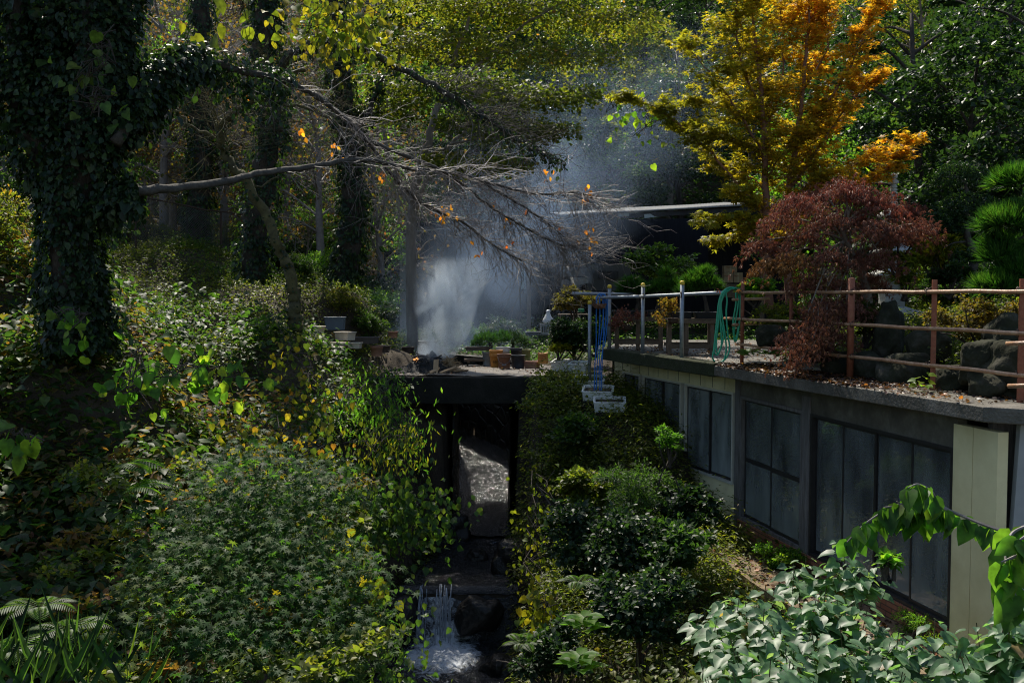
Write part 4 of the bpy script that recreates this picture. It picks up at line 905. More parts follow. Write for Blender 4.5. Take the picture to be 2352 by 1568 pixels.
# ============================================================ foliage materials
L_gc = leafmat('ground_cover_leaf', [(0, (.032, .055, .012)), (.45, (.085, .12, .020)), (.8, (.16, .17, .030)), (.93, (.17, .15, .035)), (1, (.16, .09, .04))], rough=.38)
L_dk = leafmat('dark_evergreen_leaf', [(0, (.008, .022, .009)), (.6, (.022, .050, .018)), (1, (.055, .095, .025))], rough=.36, trans=.3)
L_mid = leafmat('mid_green_leaf', [(0, (.018, .045, .015)), (.6, (.045, .095, .022)), (1, (.11, .15, .03))], rough=.4)
L_olive = leafmat('olive_autumn_leaf', [(0, (.035, .055, .012)), (.45, (.080, .105, .018)), (.8, (.16, .15, .022)), (1, (.26, .12, .025))], rough=.45, trans=.5)
L_maplegreen = leafmat('green_maple_leaf', [(0, (.018, .055, .016)), (.6, (.045, .105, .026)), (1, (.12, .15, .035))], rough=.5, trans=.45, spec=.3)
L_brown = leafmat('brown_autumn_leaf', [(0, (.05, .06, .015)), (.4, (.11, .09, .02)), (.75, (.18, .10, .03)), (1, (.16, .06, .03))], rough=.5, trans=.45)
L_or = leafmat('orange_maple_leaf', [(0, (.17, .20, .02)), (.35, (.34, .26, .02)), (.6, (.46, .25, .03)), (.85, (.50, .19, .03)), (1, (.44, .10, .03))], rough=.42, trans=.55, tcol=1.5, tint=(1.2, 1.05, .5))
L_red = leafmat('red_laceleaf', [(0, (.26, .15, .03)), (.25, (.20, .095, .05)), (.7, (.20, .078, .055)), (1, (.30, .08, .045))], rough=.45, trans=.25, tcol=1.0, tint=(1.2, .9, .8))
L_yel = leafmat('yellow_vine_leaf', [(0, (.07, .12, .02)), (.4, (.17, .20, .02)), (.8, (.36, .28, .03)), (1, (.34, .16, .03))], rough=.45, trans=.5, tcol=1.3, tint=(1.1, 1.1, .4))
L_lime = leafmat('fresh_green_leaf', [(0, (.035, .10, .018)), (.6, (.08, .18, .025)), (1, (.20, .26, .03))], rough=.36, trans=.55, tcol=1.7)
L_pine = leafmat('pine_needles', [(0, (.010, .040, .007)), (.6, (.032, .10, .014)), (1, (.085, .15, .028))], rough=.5, trans=.35)
L_pale = leafmat('pale_ramie_leaf', [(0, (.06, .12, .065)), (.5, (.10, .20, .095)), (.88, (.16, .23, .13)), (.95, (.22, .19, .08)), (1, (.22, .13, .07))], rough=.38, trans=.35, tcol=1.7, spec=.8)
L_ivy = leafmat('ivy_leaf', [(0, (.007, .020, .008)), (.6, (.018, .042, .014)), (1, (.045, .075, .018))], rough=.38, trans=.25)
L_lit = leafmat('dead_leaf', [(0, (.018, .010, .010)), (.6, (.05, .026, .020)), (.92, (.22, .10, .04)), (1, (.40, .14, .04))], rough=.35, trans=.15, spec=.6)
M_bark = mat('dark_bark', (.022, .017, .013), .9, (.085, .068, .052), 5, bump=1, bscale=25, stretch=(3, 3, .8))
M_barkp = mat('pale_cherry_bark', (.020, .017, .013), .9, (.10, .09, .075), 12, bump=.6, bscale=30)
M_barkm = mat('mossy_bark', (.035, .030, .018), .9, (.13, .115, .04), 6, bump=1, bscale=25)
M_twig = mat('grey_twig', (.12, .10, .09), .6, (.24, .21, .19), 9)
M_barks = mat('smooth_grey_bark', (.12, .095, .07), .8, (.24, .195, .15), 5, bump=.5, stretch=(2, 2, .6))
M_barkr = mat('reddish_maple_bark', (.12, .05, .03), .8, (.26, .13, .08), 6, bump=.5, stretch=(2, 2, .6))

def gpts(x0, x1, y0, y1, n, cond=None):
    x = rng.uniform(x0, x1, n); y = rng.uniform(y0, y1, n); z = gz(x, y); p = np.stack([x, y, z], 1); k = in_view(p)
    p = p[k]
    if cond is not None: p = p[cond(p)]
    return p
def plants(lb, p, per, h, spread, size, shape='oval', r=(0, 1), flat=.6, width=1.0, patch=True):
    "each ground point grows a little plant of `per` leaves"
    n = len(p); hh = h*rng.uniform(.3, 1.2, n)
    if patch: hh = hh*(.55+.5*(np.sin(p[:, 0]*1.7+1)*np.cos(p[:, 1]*1.3)+1)*.6)
    P_ = np.repeat(p, per, 0); N = len(P_); a = rng.random(N)*2*pi; t = rng.random(N)
    H = np.repeat(hh, per); rad = spread*np.sqrt(rng.random(N))
    pos = P_+np.stack([np.cos(a)*rad, np.sin(a)*rad, H*(.15+.85*t)], 1)
    gd = np.stack([np.cos(a), np.sin(a), -.25+rng.normal(size=N)*.3], 1)
    nr = np.stack([np.cos(a)*.35, np.sin(a)*.35, np.ones(N)], 1)+rng.normal(size=(N, 3))*.35
    pr = np.repeat(rng.random(n), per); rr = r[0]+(r[1]-r[0])*(.6*rng.random(N)+.4*pr)
    lb.add(pos, gd, nr, size*rng.uniform(.6, 1.3, N), shape, rr, width)
def leftb(p): return (p[:, 0] < interp(p[:, 1], XL)+.05) & ~((p[:, 1] > 20.3) & (p[:, 1] < 24.4) & (p[:, 0] > -2.95))
# ---- left bank ground cover
lb = LB()
plants(lb, gpts(-11, -1.2, 13, 32, 30000, leftb), 5, .30, .16, .065, 'quad')
plants(lb, gpts(-8, -1.2, 4, 14, 9000, leftb), 7, .38, .16, .06, 'oval')
lb.build('ground_cover', L_gc, kind='stuff', label='low leafy ground cover spreading over the left bank', cat='ground cover')
lb = LB()
q = gpts(-8, -1.3, 4.5, 20, 2600, leftb); plants(lb, q, 9, .65, .22, .10, 'heart', r=(0, .9))
q = gpts(-8, -1.3, 4.5, 13, 700, leftb); plants(lb, q, 10, .9, .28, .12, 'heart', r=(0, .9))
lb.build('weeds', L_mid, kind='stuff', label='taller broad leaved weeds standing out of the left bank', cat='weeds')
# overhanging edge growth along the stream, left side
def edge_growth(table, side, y0, y1, n, size, m, lab, shape='oval', reach=.55, top=.35, drop=1.5, r=(0, 1)):
    lb = LB(); K = int((y1-y0)*5)
    for k in range(K):
        y = rng.uniform(y0, y1); x = interp(y, table)+side*rng.uniform(-reach*.35, .8)+(.45 if side > 0 else 0); xx = interp(y, table)+side*.7
        zt_ = float(gz(np.array([xx]), np.array([y]))[0])
        z = zt_+top-rng.random()**1.4*drop*(1 if (x-interp(y, table))*side < .3 else .3)
        cloud(lb, (x, y, z), (.42, .4, .32), n, size, shape, k=5, r=r, droop=.7)
    return lb.build('bank_growth', m, kind='stuff', label=lab, cat='undergrowth')
edge_growth(XL, -1, 6, 17.5, 150, .07, L_mid, 'tangled leaves overhanging the left edge of the stream', reach=.7)
edge_growth(XL, -1, 17, 20.8, 150, .10, L_mid, 'knotweed leaves overhanging the stream left of the bridge', shape='thin', reach=-.9, drop=1.9, top=-.25)
edge_growth(XR, 1, 14.5, 20.8, 190, .075, L_gc, 'leafy growth tumbling down the right bank below the bridge end', reach=.35, drop=1.9)
# ---- right bank
rb = lambda p: (p[:, 0] > interp(p[:, 1], XR)-.05) & (p[:, 0] < facx(p[:, 1])-np.where(p[:, 1] < 14.5, 1.0, .15))
lb = LB(); plants(lb, gpts(0, 6, 5, 20.6, 14000, rb), 7, .5, .18, .07, 'oval'); plants(lb, gpts(0, 3.5, 13, 20.6, 2500, rb), 9, .9, .2, .085, 'thin', r=(.1, 1))
lb.build('ground_cover', L_gc, kind='stuff', label='leafy weeds covering the right bank below the building', cat='ground cover')
# ---- behind the bridge and round the shed
lb = LB(); plants(lb, gpts(-9, 10, 24.3, 41, 9000, lambda p: (p[:, 0] < interp(p[:, 1], XL)-.2) | (p[:, 0] > interp(p[:, 1], XR)+.3)), 7, .45, .2, .09, 'quad')
lb.build('ground_cover', L_mid, kind='stuff', label='low plants around the foot of the shed', cat='ground cover')
# ---- hillside floor
x = rng.uniform(-60, 60, 90000); y = rng.uniform(40, 95, 90000); p = np.stack([x, y, gz(x, y)], 1); p = p[in_view(p)]
lb = LB(); plants(lb, p, 5, .9, .5, .24, 'quad', r=(0, .8)); lb.build('undergrowth', L_mid, kind='stuff', label='dim undergrowth covering the wooded hillside', cat='undergrowth')

# ============================================================ shrubs
def shrub(name, c, rad, n, size, m, label, cat='shrub', shape='oval', group=None, k=16, r=(0, 1), stem=True, stemm=None, **kw):
    if name == 'bush': kw.setdefault('lr', (.14, .40)); kw.setdefault('shell', .3); k = int(k*1.7); rad = (rad[0]*1.1, rad[1]*1.1, rad[2]*.95)
    c = np.array(c, float); base = (c[0], c[1], c[2]-rad[2]); t = thing(name, base, label, cat, group)
    if stem:
        mb = MB()
        for q in range(6):
            e = c+np.random.normal(size=3)*np.array(rad)*.45; mb.tube(catmull([np.array(base)+(random.uniform(-.05, .05), random.uniform(-.05, .05), -.1), (np.array(base)+e)/2+np.random.normal(size=3)*.05, e], 4), [.022-.0018*i for i in range(9)], 5, cap=False)
        mb.build('stem', stemm or M_bark, t)
    lb = LB(); cloud(lb, c, rad, n, size, shape, k=k, r=r, **kw); lb.build('foliage', m, t); return t
# near green maple shrub, bottom left
t = thing('maple_shrub', P(520, 1500, 6.6)-(0, 0, .8), 'broad green Japanese maple shrub with star shaped leaves at the lower left', 'maple')
mb = MB(); b0_ = ORG[t.name]; lb = LB()
pads = [(600, 1060, 7.6, .45), (500, 1150, 7.3, .5), (660, 1150, 7.6, .45), (740, 1120, 7.9, .35), (430, 1280, 6.8, .45), (570, 1260, 6.9, .55), (700, 1270, 7.1, .45), (480, 1390, 6.4, .5), (640, 1370, 6.6, .5), (780, 1300, 7.2, .3), (560, 1480, 6.2, .45), (700, 1470, 6.6, .45), (800, 1420, 7.0, .3), (560, 1190, 7.4, .5)]
for px, py, D, R in pads:
    c = P(px, py, D); limb(mb, [b0_, (b0_+c)/2+np.random.normal(size=3)*.12, c], .03, .006, 5, 4)
    n = int(720*R/.45); q = c+rng.normal(size=(n, 3))*np.array((R*.6, R*.55, .11)); q[:, 2] +=.06*np.sin(q[:, 0]*14)*np.cos(q[:, 1]*12); q[:, 2] -= ((q[:, 0]-c[0])**2+(q[:, 1]-c[1])**2)*.55
    a = rng.random(n)*2*pi; gd = np.stack([np.cos(a), np.sin(a)-.5, -.4+rng.normal(size=n)*.25], 1)
    lb.add(q, gd, np.array((0, -.25, 1))+rng.normal(size=(n, 3))*.3, .054*rng.uniform(.5, 1.4, n), 'star7', rng.random(n)*.75+.25*rng.random())
mb.build('branches', M_bark, t); lb.build('foliage', L_maplegreen, t)
# yellow vines
def vine(pts, n, size, m, label, spread=.25, shape='heart', r=(0, 1), name='yellow_vine', stem=.006, hang=.4):
    c = catmull([P(*q) for q in pts], 6); lb = LB(); p, tg, tt = along(c, n); p = p+rng.normal(size=(n, 3))*np.array((spread, spread, spread*.8)); p[:, 2] -= rng.random(n)**2*hang
    gd = rng.normal(size=(n, 3))*.5+np.array((0, -.3, -.9)); nr = rng.normal(size=(n, 3))*.5+np.array((0, -.7, .5))
    lb.add(p, gd, nr, size*rng.uniform(.55, 1.25, n), shape, r[0]+(r[1]-r[0])*rng.random(n))
    t = thing(name, c[0], label, 'vine'); mb = MB()
    for s_ in range(4): mb.tube([q+np.random.normal(size=3)*spread*.5 for q in c], stem, 4, cap=False)
    mb.build('stem', M_bark, t); lb.build('leaves', m, t)
vine([(655, 790, 14.5), (700, 850, 13.8), (760, 905, 13.2)], 120, .085, L_yel, 'yellow leaved vine on the mid left bank below the leaning tree', .2)
vine([(560, 990, 10.6), (640, 1010, 10.2), (700, 1050, 9.9), (620, 1110, 9.6)], 420, .062, L_yel, 'golden heart leaved vine above the green maple shrub', .26)
vine([(720, 1190, 8.6), (780, 1280, 8.3), (820, 1370, 8.1), (790, 1290, 8.2)], 260, .085, L_yel, 'yellow green vine trailing down the right side of the green maple shrub', .13, r=(0, .75))
vine([(800, 1380, 8.2), (860, 1450, 8.3), (850, 1540, 8.0)], 700, .05, L_mid, 'small leaved green creeper at the lower right of the left bank', .22, name='creeper', r=(.3, 1))
vine([(330, 820, 10.5), (300, 850, 10.3), (340, 905, 10.0)], 30, .14, L_lime, 'big leaved climbing plant with pale round leaves left of centre', .2, name='broadleaf_vine')
vine([(280, 880, 9.5), (400, 850, 9.8), (500, 850, 10), (560, 870, 10.2)], 55, .125, L_lime, 'arching stem of large pale green leaves across the left bank', .12, name='arching_stem', hang=.12)
vine([(130, 720, 10.4), (180, 710, 10.3), (190, 740, 10.2)], 22, .12, L_lime, 'bright green leaves growing at the foot of the big ivy covered trunk', .1, name='leafy_shoot')
vine([(10, 985, 7.5), (50, 1000, 7.5), (90, 1012, 7.4)], 12, .13, L_lime, 'pale green leaves at the left edge of the view', .05, name='leafy_shoot', hang=.05)
vine([(790, 890, 15), (850, 905, 16), (905, 930, 17), (890, 990, 15.5), (955, 970, 16)], 850, .12, L_lime, 'fresh green knotweed stems leaning over the left end of the bridge', .3, shape='thin', r=(0, .8), name='knotweed')
vine([(820, 1010, 13), (890, 1000, 13.5), (960, 1000, 14)], 420, .10, L_yel, 'yellowing knotweed leaning out over the stream', .2, shape='thin', r=(0, .6), name='knotweed')
vine([(760, 1130, 11.5), (880, 1150, 12), (985, 1170, 12.5)], 1500, .09, L_mid, 'green branches reaching over the stream at mid left', .27, shape='oval', r=(.2, 1), name='overhanging_shrub')
vine([(1245, 1090, 15.5), (1232, 1220, 14.5), (1222, 1330, 13.0)], 170, .065, L_yel, 'yellow green vine hanging on the right bank above the stream', .2, r=(0, .6))
vine([(1240, 1370, 11.5), (1260, 1400, 11.3)], 110, .085, L_yel, 'small yellow vine low on the right bank', .12, r=(0, .8))
# ferns
def fern(c, n, L, label, m=L_lime, az0=None, grp='ferns'):
    t = thing('fern', c, label, 'fern', grp)
    for k in range(n):
        lb = LB(); a = (az0 if az0 is not None else 0)+(random.uniform(-1, 1) if az0 is not None else 2*pi*k/n+random.uniform(-.3, .3)); l = L*random.uniform(.75, 1.1)
        d = np.array((cos(a), sin(a), 0)); pts = [np.array(c)+d*l*s_+np.array((0, 0, l*(.75*s_-.85*s_*s_))) for s_ in np.linspace(0, 1, 22)]
        side = np.array((-sin(a), cos(a), 0)); lb.add(pts[:-1], np.diff(np.array(pts), axis=0), (0, 0, 1), l/20, 'thin', [.9]*21, width=.5)
        for i in range(2, 21):
            s_ = i/21; w_ = l*.26*sin(pi*min(1, s_*1.05+.1))**.7; tg = norm(pts[min(i+1, 21)]-pts[i-1])
            for sg in (-1, 1): lb.add([pts[i]], [side*sg+tg*.45+np.array((0, 0, -.15))], [(0, 0, 1)], w_, 'thin', [.3+.5*random.random()], width=.9)
        lb.build('frond', m, t)
for px, py, D, n, L, a, lb_ in ((265, 1080, 7.6, 5, .45, -.1, 'bright fern frond on the left bank, upper of the two'), (280, 1135, 7.3, 5, .45, -.1, 'bright fern frond on the left bank, lower of the two'),
     (90, 1400, 5.2, 7, .42, None, 'fern at the lower left corner beside grass blades'), (160, 1450, 5.0, 6, .35, None, 'fern between the corner fern and the maple shrub'), (30, 1500, 4.8, 6, .4, None, 'fern cut off by the left edge at the bottom'),
     (1060, 1050, 15, 0, .5, None, '')):
    if n: fern(P(px, py, D), n, L*(.72 if py > 1300 else 1), lb_, L_lime if py < 1300 else L_mid, az0=a)
fern(P(1330, 1340, 10.5), 6, .38, 'dark fern on the right bank above the stream', L_mid); fern(P(1200, 1480, 9.5), 6, .32, 'fern above the stream pool on the right bank', L_mid)
# broad leaved rosettes
for px, py, D, lb_ in ((1340, 1450, 9.3, 'broad leaved green plant low on the right bank'), (1330, 1540, 8.8, 'broad leaved plant at the bottom edge right of the stream')):
    c = P(px, py, D); t = thing('broadleaf_plant', c, lb_, 'plant', 'broad leaved plants'); l = LB(); n = 14; a = np.arange(n)*2.4
    l.add(c+np.stack([np.cos(a)*.03, np.sin(a)*.03, .02*np.arange(n)*.6], 1), np.stack([np.cos(a), np.sin(a), .35-.05*np.arange(n)*.3], 1), (0, 0, 1), .24*np.linspace(1, .7, n), 'oval', .4+.4*rng.random(n), width=.85); l.build('leaves', L_lime, t)
# grass blades in the corner
l = LB(); n = 110; p = P(60, 1580, 4.4)+rng.normal(size=(n, 3))*(.25, .2, .03); a = rng.random(n)*2*pi
for s_ in range(1): l.add(p, np.stack([np.cos(a)*.6, np.sin(a)*.4, np.ones(n)*.7], 1), np.stack([np.cos(a), np.sin(a), np.ones(n)*.2], 1), .34*rng.uniform(.5, 1.2, n), 'thin', rng.random(n)*.8, width=.13)
l.build('grass', L_mid, kind='stuff', label='long arching grass blades in the lower left corner', cat='grass')

# ---- right bank bushes
RBG = 'bushes on the right bank'
shrub('nandina_bush', P(1450, 1150, 14.4), (.75, .8, .6), 8500, .065, L_mid, 'fine leaved nandina bush in front of the first windows', shape='thin', r=(0, .9), k=22, lr=(.22, .4))
shrub('nandina_shoot', P(1535, 1010, 15.6), (.22, .22, .34), 900, .07, L_lime, 'bright upright nandina shoot against the second window', shape='thin', r=(0, .7), k=9)
shrub('bush', P(1570, 1165, 13.6), (.5, .7, .42), 4500, .07, L_dk, 'dark bush against the cream wall below the third window', k=16)
shrub('bush', P(1380, 1250, 12.3), (.75, .8, .75), 9000, .065, L_dk, 'dark bush in the middle of the right bank', k=24)
shrub('bush', P(1540, 1270, 12.0), (.55, .6, .5), 6000, .065, L_mid, 'dim green bush beside the near end of the brown ledge', k=18, r=(0, .6))
shrub('bush', P(1330, 1000, 17.8), (.5, .6, .5), 6500, .07, L_mid, 'leafy bush on the bank below the foam boxes', k=22)
shrub('bush', P(1340, 1130, 15.2), (.5, .6, .5), 5500, .07, L_gc, 'bush above the stream below the bridge end', k=20)
shrub('bush', P(1470, 1400, 9.9), (.6, .6, .5), 6000, .06, L_dk, 'shaded bush low on the right bank left of the pale leaves', k=20)
shrub('bush', P(1270, 1500, 9.8), (.5, .5, .4), 4000, .055, L_dk, 'dark bush at the water edge near the bottom', k=16)
# ---- pale ramie mass bottom right
def ramie(pads, label, m=L_pale, size=.135, n0=105, jit=.1):
    t = thing('ramie_bush', P(*pads[0][:3])-(0, 0, .9), label, 'shrub'); mb = MB(); lb = LB()
    for px, py, D, R in pads:
        c = P(px, py, D); base = c+np.array((random.uniform(-.1, .1), .1, -.9))
        for s_ in range(int(9*R/.35)):
            tip = c+np.random.normal(size=3)*(R*.6, R*.6, .10); tip[2] -= ((tip[0]-c[0])**2+(tip[1]-c[1])**2)*.5
            st = catmull([base+np.random.normal(size=3)*.05, (base+tip)/2+np.random.normal(size=3)*.05, tip], 4); mb.tube(st, [.006]*4+[.004]*5, 4, cap=False)
            n = 13; i = np.arange(n); a = i*2.4+random.random()*6; up = i/n
            pos = tip+np.stack([np.cos(a)*.03, np.sin(a)*.03, -up*.32], 1); gd = np.stack([np.cos(a), np.sin(a)-.15, -.15-.3*rng.random(n)], 1)
            lb.add(pos+gd*.05, gd, np.array((0, -.15, 1.))+rng.normal(size=(n, 3))*.25, size*(.45+.65*np.minimum(1, up*3))*rng.uniform(.8, 1.15, n), 'heart', np.where(rng.random(n) > .965, .98, rng.random(n)*.85), width=.95)
    mb.build('stem', M_barkm, t); lb.build('leaves', m, t)
ramie([(1760, 1340, 9.3, .3), (1860, 1380, 9.0, .4), (1950, 1400, 8.8, .38), (1700, 1420, 8.6, .4), (1820, 1450, 8.2, .45), (1960, 1480, 8.0, .45), (2060, 1470, 8.4, .35), (1880, 1300, 9.9, .25), (1730, 1530, 7.6, .45), (1880, 1550, 7.3, .5), (2030, 1560, 7.3, .45), (1640, 1400, 9.0, .22), (1990, 1290, 9.6, .16), (1800, 1580, 6.9, .4), (1980, 1620, 6.8, .4)],
      'large bush of pale sunlit heart shaped leaves at the lower right')
ramie([(2250, 1480, 7.2, .28), (2330, 1500, 7.0, .3), (2180, 1550, 7.0, .3), (2290, 1570, 6.8, .35), (2340, 1400, 7.2, .2)], 'pale leaved bush in front of the cream end panel at the bottom right', m=L_pale)
ramie([(1560, 1500, 8.4, .35), (1480, 1540, 8.4, .35), (1620, 1560, 7.8, .4), (1560, 1580, 7.6, .4)], 'small leaved weeds left of the pale leaved bush at the bottom', m=L_gc, size=.06, n0=60)
shrub('weed_clump', P(1790, 1285, 13.9), (.42, .6, .22), 3500, .035, L_lime, 'low bright weeds growing over the brown ledge', cat='weeds', r=(.2, 1), k=12)
shrub('weed_clump', P(2110, 1450, 10.9), (.25, .7, .2), 1800, .04, L_lime, 'straggling weeds along the brick sill near the cream panel', cat='weeds', r=(.3, 1), shape='thin', k=12)
# mulberry branch in the foreground
def leafy_branch(pts, name, label, n, size, D0, subs=(), m=L_lime, r0=.012):
    t = thing(name, P(*pts[-1]), label, 'branch'); mb = MB(); lb = LB()
    for q in [pts]+list(subs):
        c = catmull([P(*z) for z in q], 7); mb.tube(c, [.0035+(r0-.0035)*i/(len(c)-1) for i in range(len(c))], 6)
        k = max(4, int(n*len(c)/58)); i = np.linspace(0, len(c)-2, k).astype(int); cc = np.array(c)[i]
        sd = np.where(np.arange(k) % 2 == 0, 1, -1)
        gd = np.stack([sd*.35-.1+rng.normal(size=k)*.3, -.2+rng.normal(size=k)*.35, -.9+rng.normal(size=k)*.15], 1)
        lb.add(cc+gd*.02, gd, np.stack([sd*.35+rng.normal(size=k)*.3, -.75+rng.normal(size=k)*.25, .5+0*sd], 1), size*rng.uniform(.7, 1.15, k), 'heart', rng.random(k)*.75, width=.9)
    mb.build('stem', M_twig, t); lb.build('leaves', m, t)
leafy_branch([(1945, 1245, 5.6), (1990, 1200, 5.6), (2060, 1160, 5.6), (2130, 1150, 5.6), (2200, 1180, 5.6), (2290, 1215, 5.5), (2400, 1240, 5.4)], 'mulberry_branch', 'arching branch of big fresh green leaves in front of the dark doors', 46, .125, 5.6,
   subs=[[(2085, 1120, 5.5), (2110, 1112, 5.5), (2140, 1130, 5.55), (2150, 1160, 5.6)], [(2060, 1150, 5.6), (2090, 1175, 5.6), (2120, 1190, 5.6)], [(2100, 1150, 5.6), (2150, 1160, 5.6), (2180, 1175, 5.6)], [(2030, 1165, 5.6), (2080, 1160, 5.6)]])
leafy_branch([(2345, 1400, 5.0), (2320, 1330, 5.0), (2310, 1270, 5.1), (2330, 1220, 5.2), (2400, 1200, 5.2)], 'mulberry_branch', 'hanging spray of large green leaves at the right edge', 40, .15, 5, subs=[[(2300, 1290, 5), (2350, 1270, 5)], [(2340, 1240, 5), (2360, 1230, 5)]])
shrub('leafy_sprig', P(2040, 1285, 8.6), (.16, .14, .08), 120, .09, L_lime, 'small green leafy sprig in front of the doors above the cream trough', k=6)
# leaf litter on slab, deck, ledge
l = LB()
def litter(n, f, size): 
    p = f(n); a = rng.random(len(p))*2*pi; l.add(p, np.stack([np.cos(a), np.sin(a), rng.normal(size=len(p))*.25], 1), np.array((0, 0, 1.))+rng.normal(size=(len(p), 3))*.4, size*rng.uniform(.5, 1.3, len(p)), 'oval', rng.random(len(p)))
def f1(n):
    y = 10.2+5.6*rng.random(n)**.7; x = np.interp(y, [9.98, 15.56], [4.75, 3.18])+.02+rng.random(n)**1.5*.9; return np.stack([x, y, np.full(n, ZC-1.146)+rng.random(n)*.02], 1)[(x+0*y > 0) & ((y > 12) | (rng.random(n) < .25))]
def f2(n): y = rng.uniform(10.1, 15.3, n); return np.stack([facx(y)-rng.random(n)*.9-.03, y, np.full(n, ZC-3.895)+rng.random(n)*.015], 1)
def f3(n): return np.stack([rng.uniform(-2.7, .9, n), rng.uniform(21.1, 24, n), np.full(n, ZC-1.745)+rng.random(n)*.015], 1)
def f4(n):
    y = rng.uniform(15.7, 23, n); x = np.interp(y, [15.56, 19.6, 23], [3.2, 1.85, 2.5])+rng.random(n)*3; return np.stack([x, y, np.full(n, ZC-1.14)+rng.random(n)*.015], 1)
litter(7000, f1, .055); litter(900, f2, .06); litter(220, f3, .05); litter(1500, f4, .05)
l.build('leaf_litter', L_lit, kind='stuff', label='wet dead leaves scattered over the slab, ledge and deck', cat='leaf litter')

# ============================================================ terrace garden
gm = MB(); yy = np.linspace(9.6, 24, 60); uu = np.linspace(0, 1, 40)
Yg, Ug = np.meshgrid(yy, uu, indexing='ij'); x0 = np.interp(Yg, [9.6, 16.4, 18, 24], [5.95, 4.35, 5.2, 6.4]); Xg = x0+Ug*8
Zg = ZC-1.16+np.clip(Ug*9, 0, 1)*.12+np.clip(Ug*8/5, 0, 1)*1.0+.08*lump(Xg*1.6, Yg*1.6)*np.clip(Ug*12, 0, 1)
gm.grid(np.stack([Xg, Yg, Zg], -1)); gm.build('garden_soil', M_soil, smooth=True, kind='structure')
def gz2(x, y):
    x0 = np.interp(y, [9.6, 16.4, 18, 24], [5.95, 4.35, 5.2, 6.4]); u = np.clip((x-x0)/8, 0, 1); return ZC-1.16+np.clip(u*9, 0, 1)*.12+np.clip(u*8/5, 0, 1)*1.0
GR = [(2260, 830, 11.3, .35, .3), (2330, 850, 10.9, .35, .35), (2080, 855, 12.6, .35, .28), (1990, 850, 13.4, .3, .25), (1860, 800, 14.4, .35, .25), (1925, 840, 14.0, .3, .22), (2040, 760, 13.6, .22, .5), (2190, 880, 11.8, .28, .2), (2280, 900, 11.0, .3, .2), (1770, 775, 15.4, .25, .2), (2310, 780, 11.6, .3, .3), (2130, 800, 12.9, .3, .3)]
POS = ['lowest at the right of the row', 'at the far right below the rails', 'below the tall upright stone', 'under the red maple roots', 'behind the bottom rail left of the maple', 'under the trailing red leaves', 'standing tall and upright', 'beside the square rust post', 'beside the right edge of the slab', 'small, near the hose end of the railing', 'large, high at the right', 'in shadow behind the square rust post']
for i, ((px, py, D, r1, r2), ps) in enumerate(zip(GR, POS)):
    c = P(px, py, D); c[2] = max(c[2], ZC-1.1+r2*.3); rock('garden_rock', c, (r1*.85, r1*.7, r2*.85), M_rock, 'dark weathered garden rock '+ps, 'rock', 'rocks edging the terrace garden', seed=20+i)
l = LB(); n = 9500; y = rng.uniform(9.8, 22, n); x = np.interp(y, [9.6, 16.4, 18, 24], [5.95, 4.35, 5.2, 6.4])+rng.random(n)*6; p = np.stack([x, y, gz2(x, y)], 1)
plants(l, p, 7, .38, .16, .055, 'oval', r=(0, .85)); l.build('garden_ground_cover', L_gc, kind='stuff', label='low plants between the terrace garden rocks', cat='ground cover')
# butterbur leaves on slab
c = P(1745, 820, 15.3); t = thing('round_leaf_plant', c, 'low plant with round pale green leaves on the slab behind the bottom rail', 'plant'); l = LB(); n = 16; a = np.arange(n)*2.4
l.add(c+np.stack([np.cos(a)*.22, np.sin(a)*.15, .02+.10*rng.random(n)], 1), np.stack([np.cos(a), np.sin(a), 0*a+.2], 1), np.stack([np.cos(a)*.3, np.sin(a)*.3-.5, 0*a+.8], 1), .14, 'heart', .4+.5*rng.random(n), width=1.2); l.build('leaves', L_lime, t)
c = P(2118, 890, 11.5); t = thing('small_weed', c, 'small lime green weed on the slab edge beside the square post', 'weed'); l = LB(); n = 12; a = np.arange(n)*2.4
l.add(c+np.stack([np.cos(a)*.08, np.sin(a)*.06, .02+.14*rng.random(n)], 1), np.stack([np.cos(a), np.sin(a), 0*a-.1], 1), np.stack([np.cos(a)*.3, np.sin(a)*.3-.5, 0*a+.8], 1), .085, 'heart', .6+.4*rng.random(n), width=1.1); l.build('leaves', L_lime, t)
shrub('azalea', P(2260, 740, 12.2), (1.0, .6, .32), 6000, .04, L_brown, 'autumn coloured azalea behind the middle rail at the right', r=(0, .8), k=18)
shrub('azalea', P(1800, 735, 16.2), (.65, .5, .32), 4500, .045, L_olive, 'olive azalea behind the rails right of the hose', r=(0, .9), k=16)
shrub('azalea', P(1990, 735, 14.2), (.6, .5, .3), 3500, .045, L_olive, 'mossy green azalea behind the rails under the red maple', r=(0, .5), k=14)
shrub('evergreen_bush', P(2190, 625, 14.2), (.42, .42, .28), 5200, .04, L_dk, 'rounded glossy dark evergreen below the cloud pruned tree', k=14, r=(.2, 1))
shrub('bamboo_grass', P(2150, 585, 15.0), (.42, .4, .30), 1500, .14, L_yel, 'yellow green bamboo grass glowing behind the evergreen bush', shape='thin', r=(0, .75), k=12)
shrub('bamboo_grass', P(2080, 640, 15.6), (.3, .3, .25), 500, .12, L_yel, 'small yellow bamboo grass beside the stone pagoda', shape='thin', r=(0, .6), k=10)
shrub('small_maple', P(2062, 560, 15.5), (.42, .4, .38), 4500, .05, L_olive, 'small bronze green maple right of the red maple', shape='star', k=14, r=(.2, .9))
shrub('aucuba', P(1735, 665, 17.0), (.35, .3, .22), 900, .09, L_lime, 'glossy lime green shrub right behind the green hose', r=(.2, 1), k=10)
shrub('broadleaf_shrub', P(1515, 615, 21.2), (.68, .5, .50), 3800, .085, L_mid, 'rounded broad leaved shrub before the dark shed opening', k=18, r=(.2, 1))
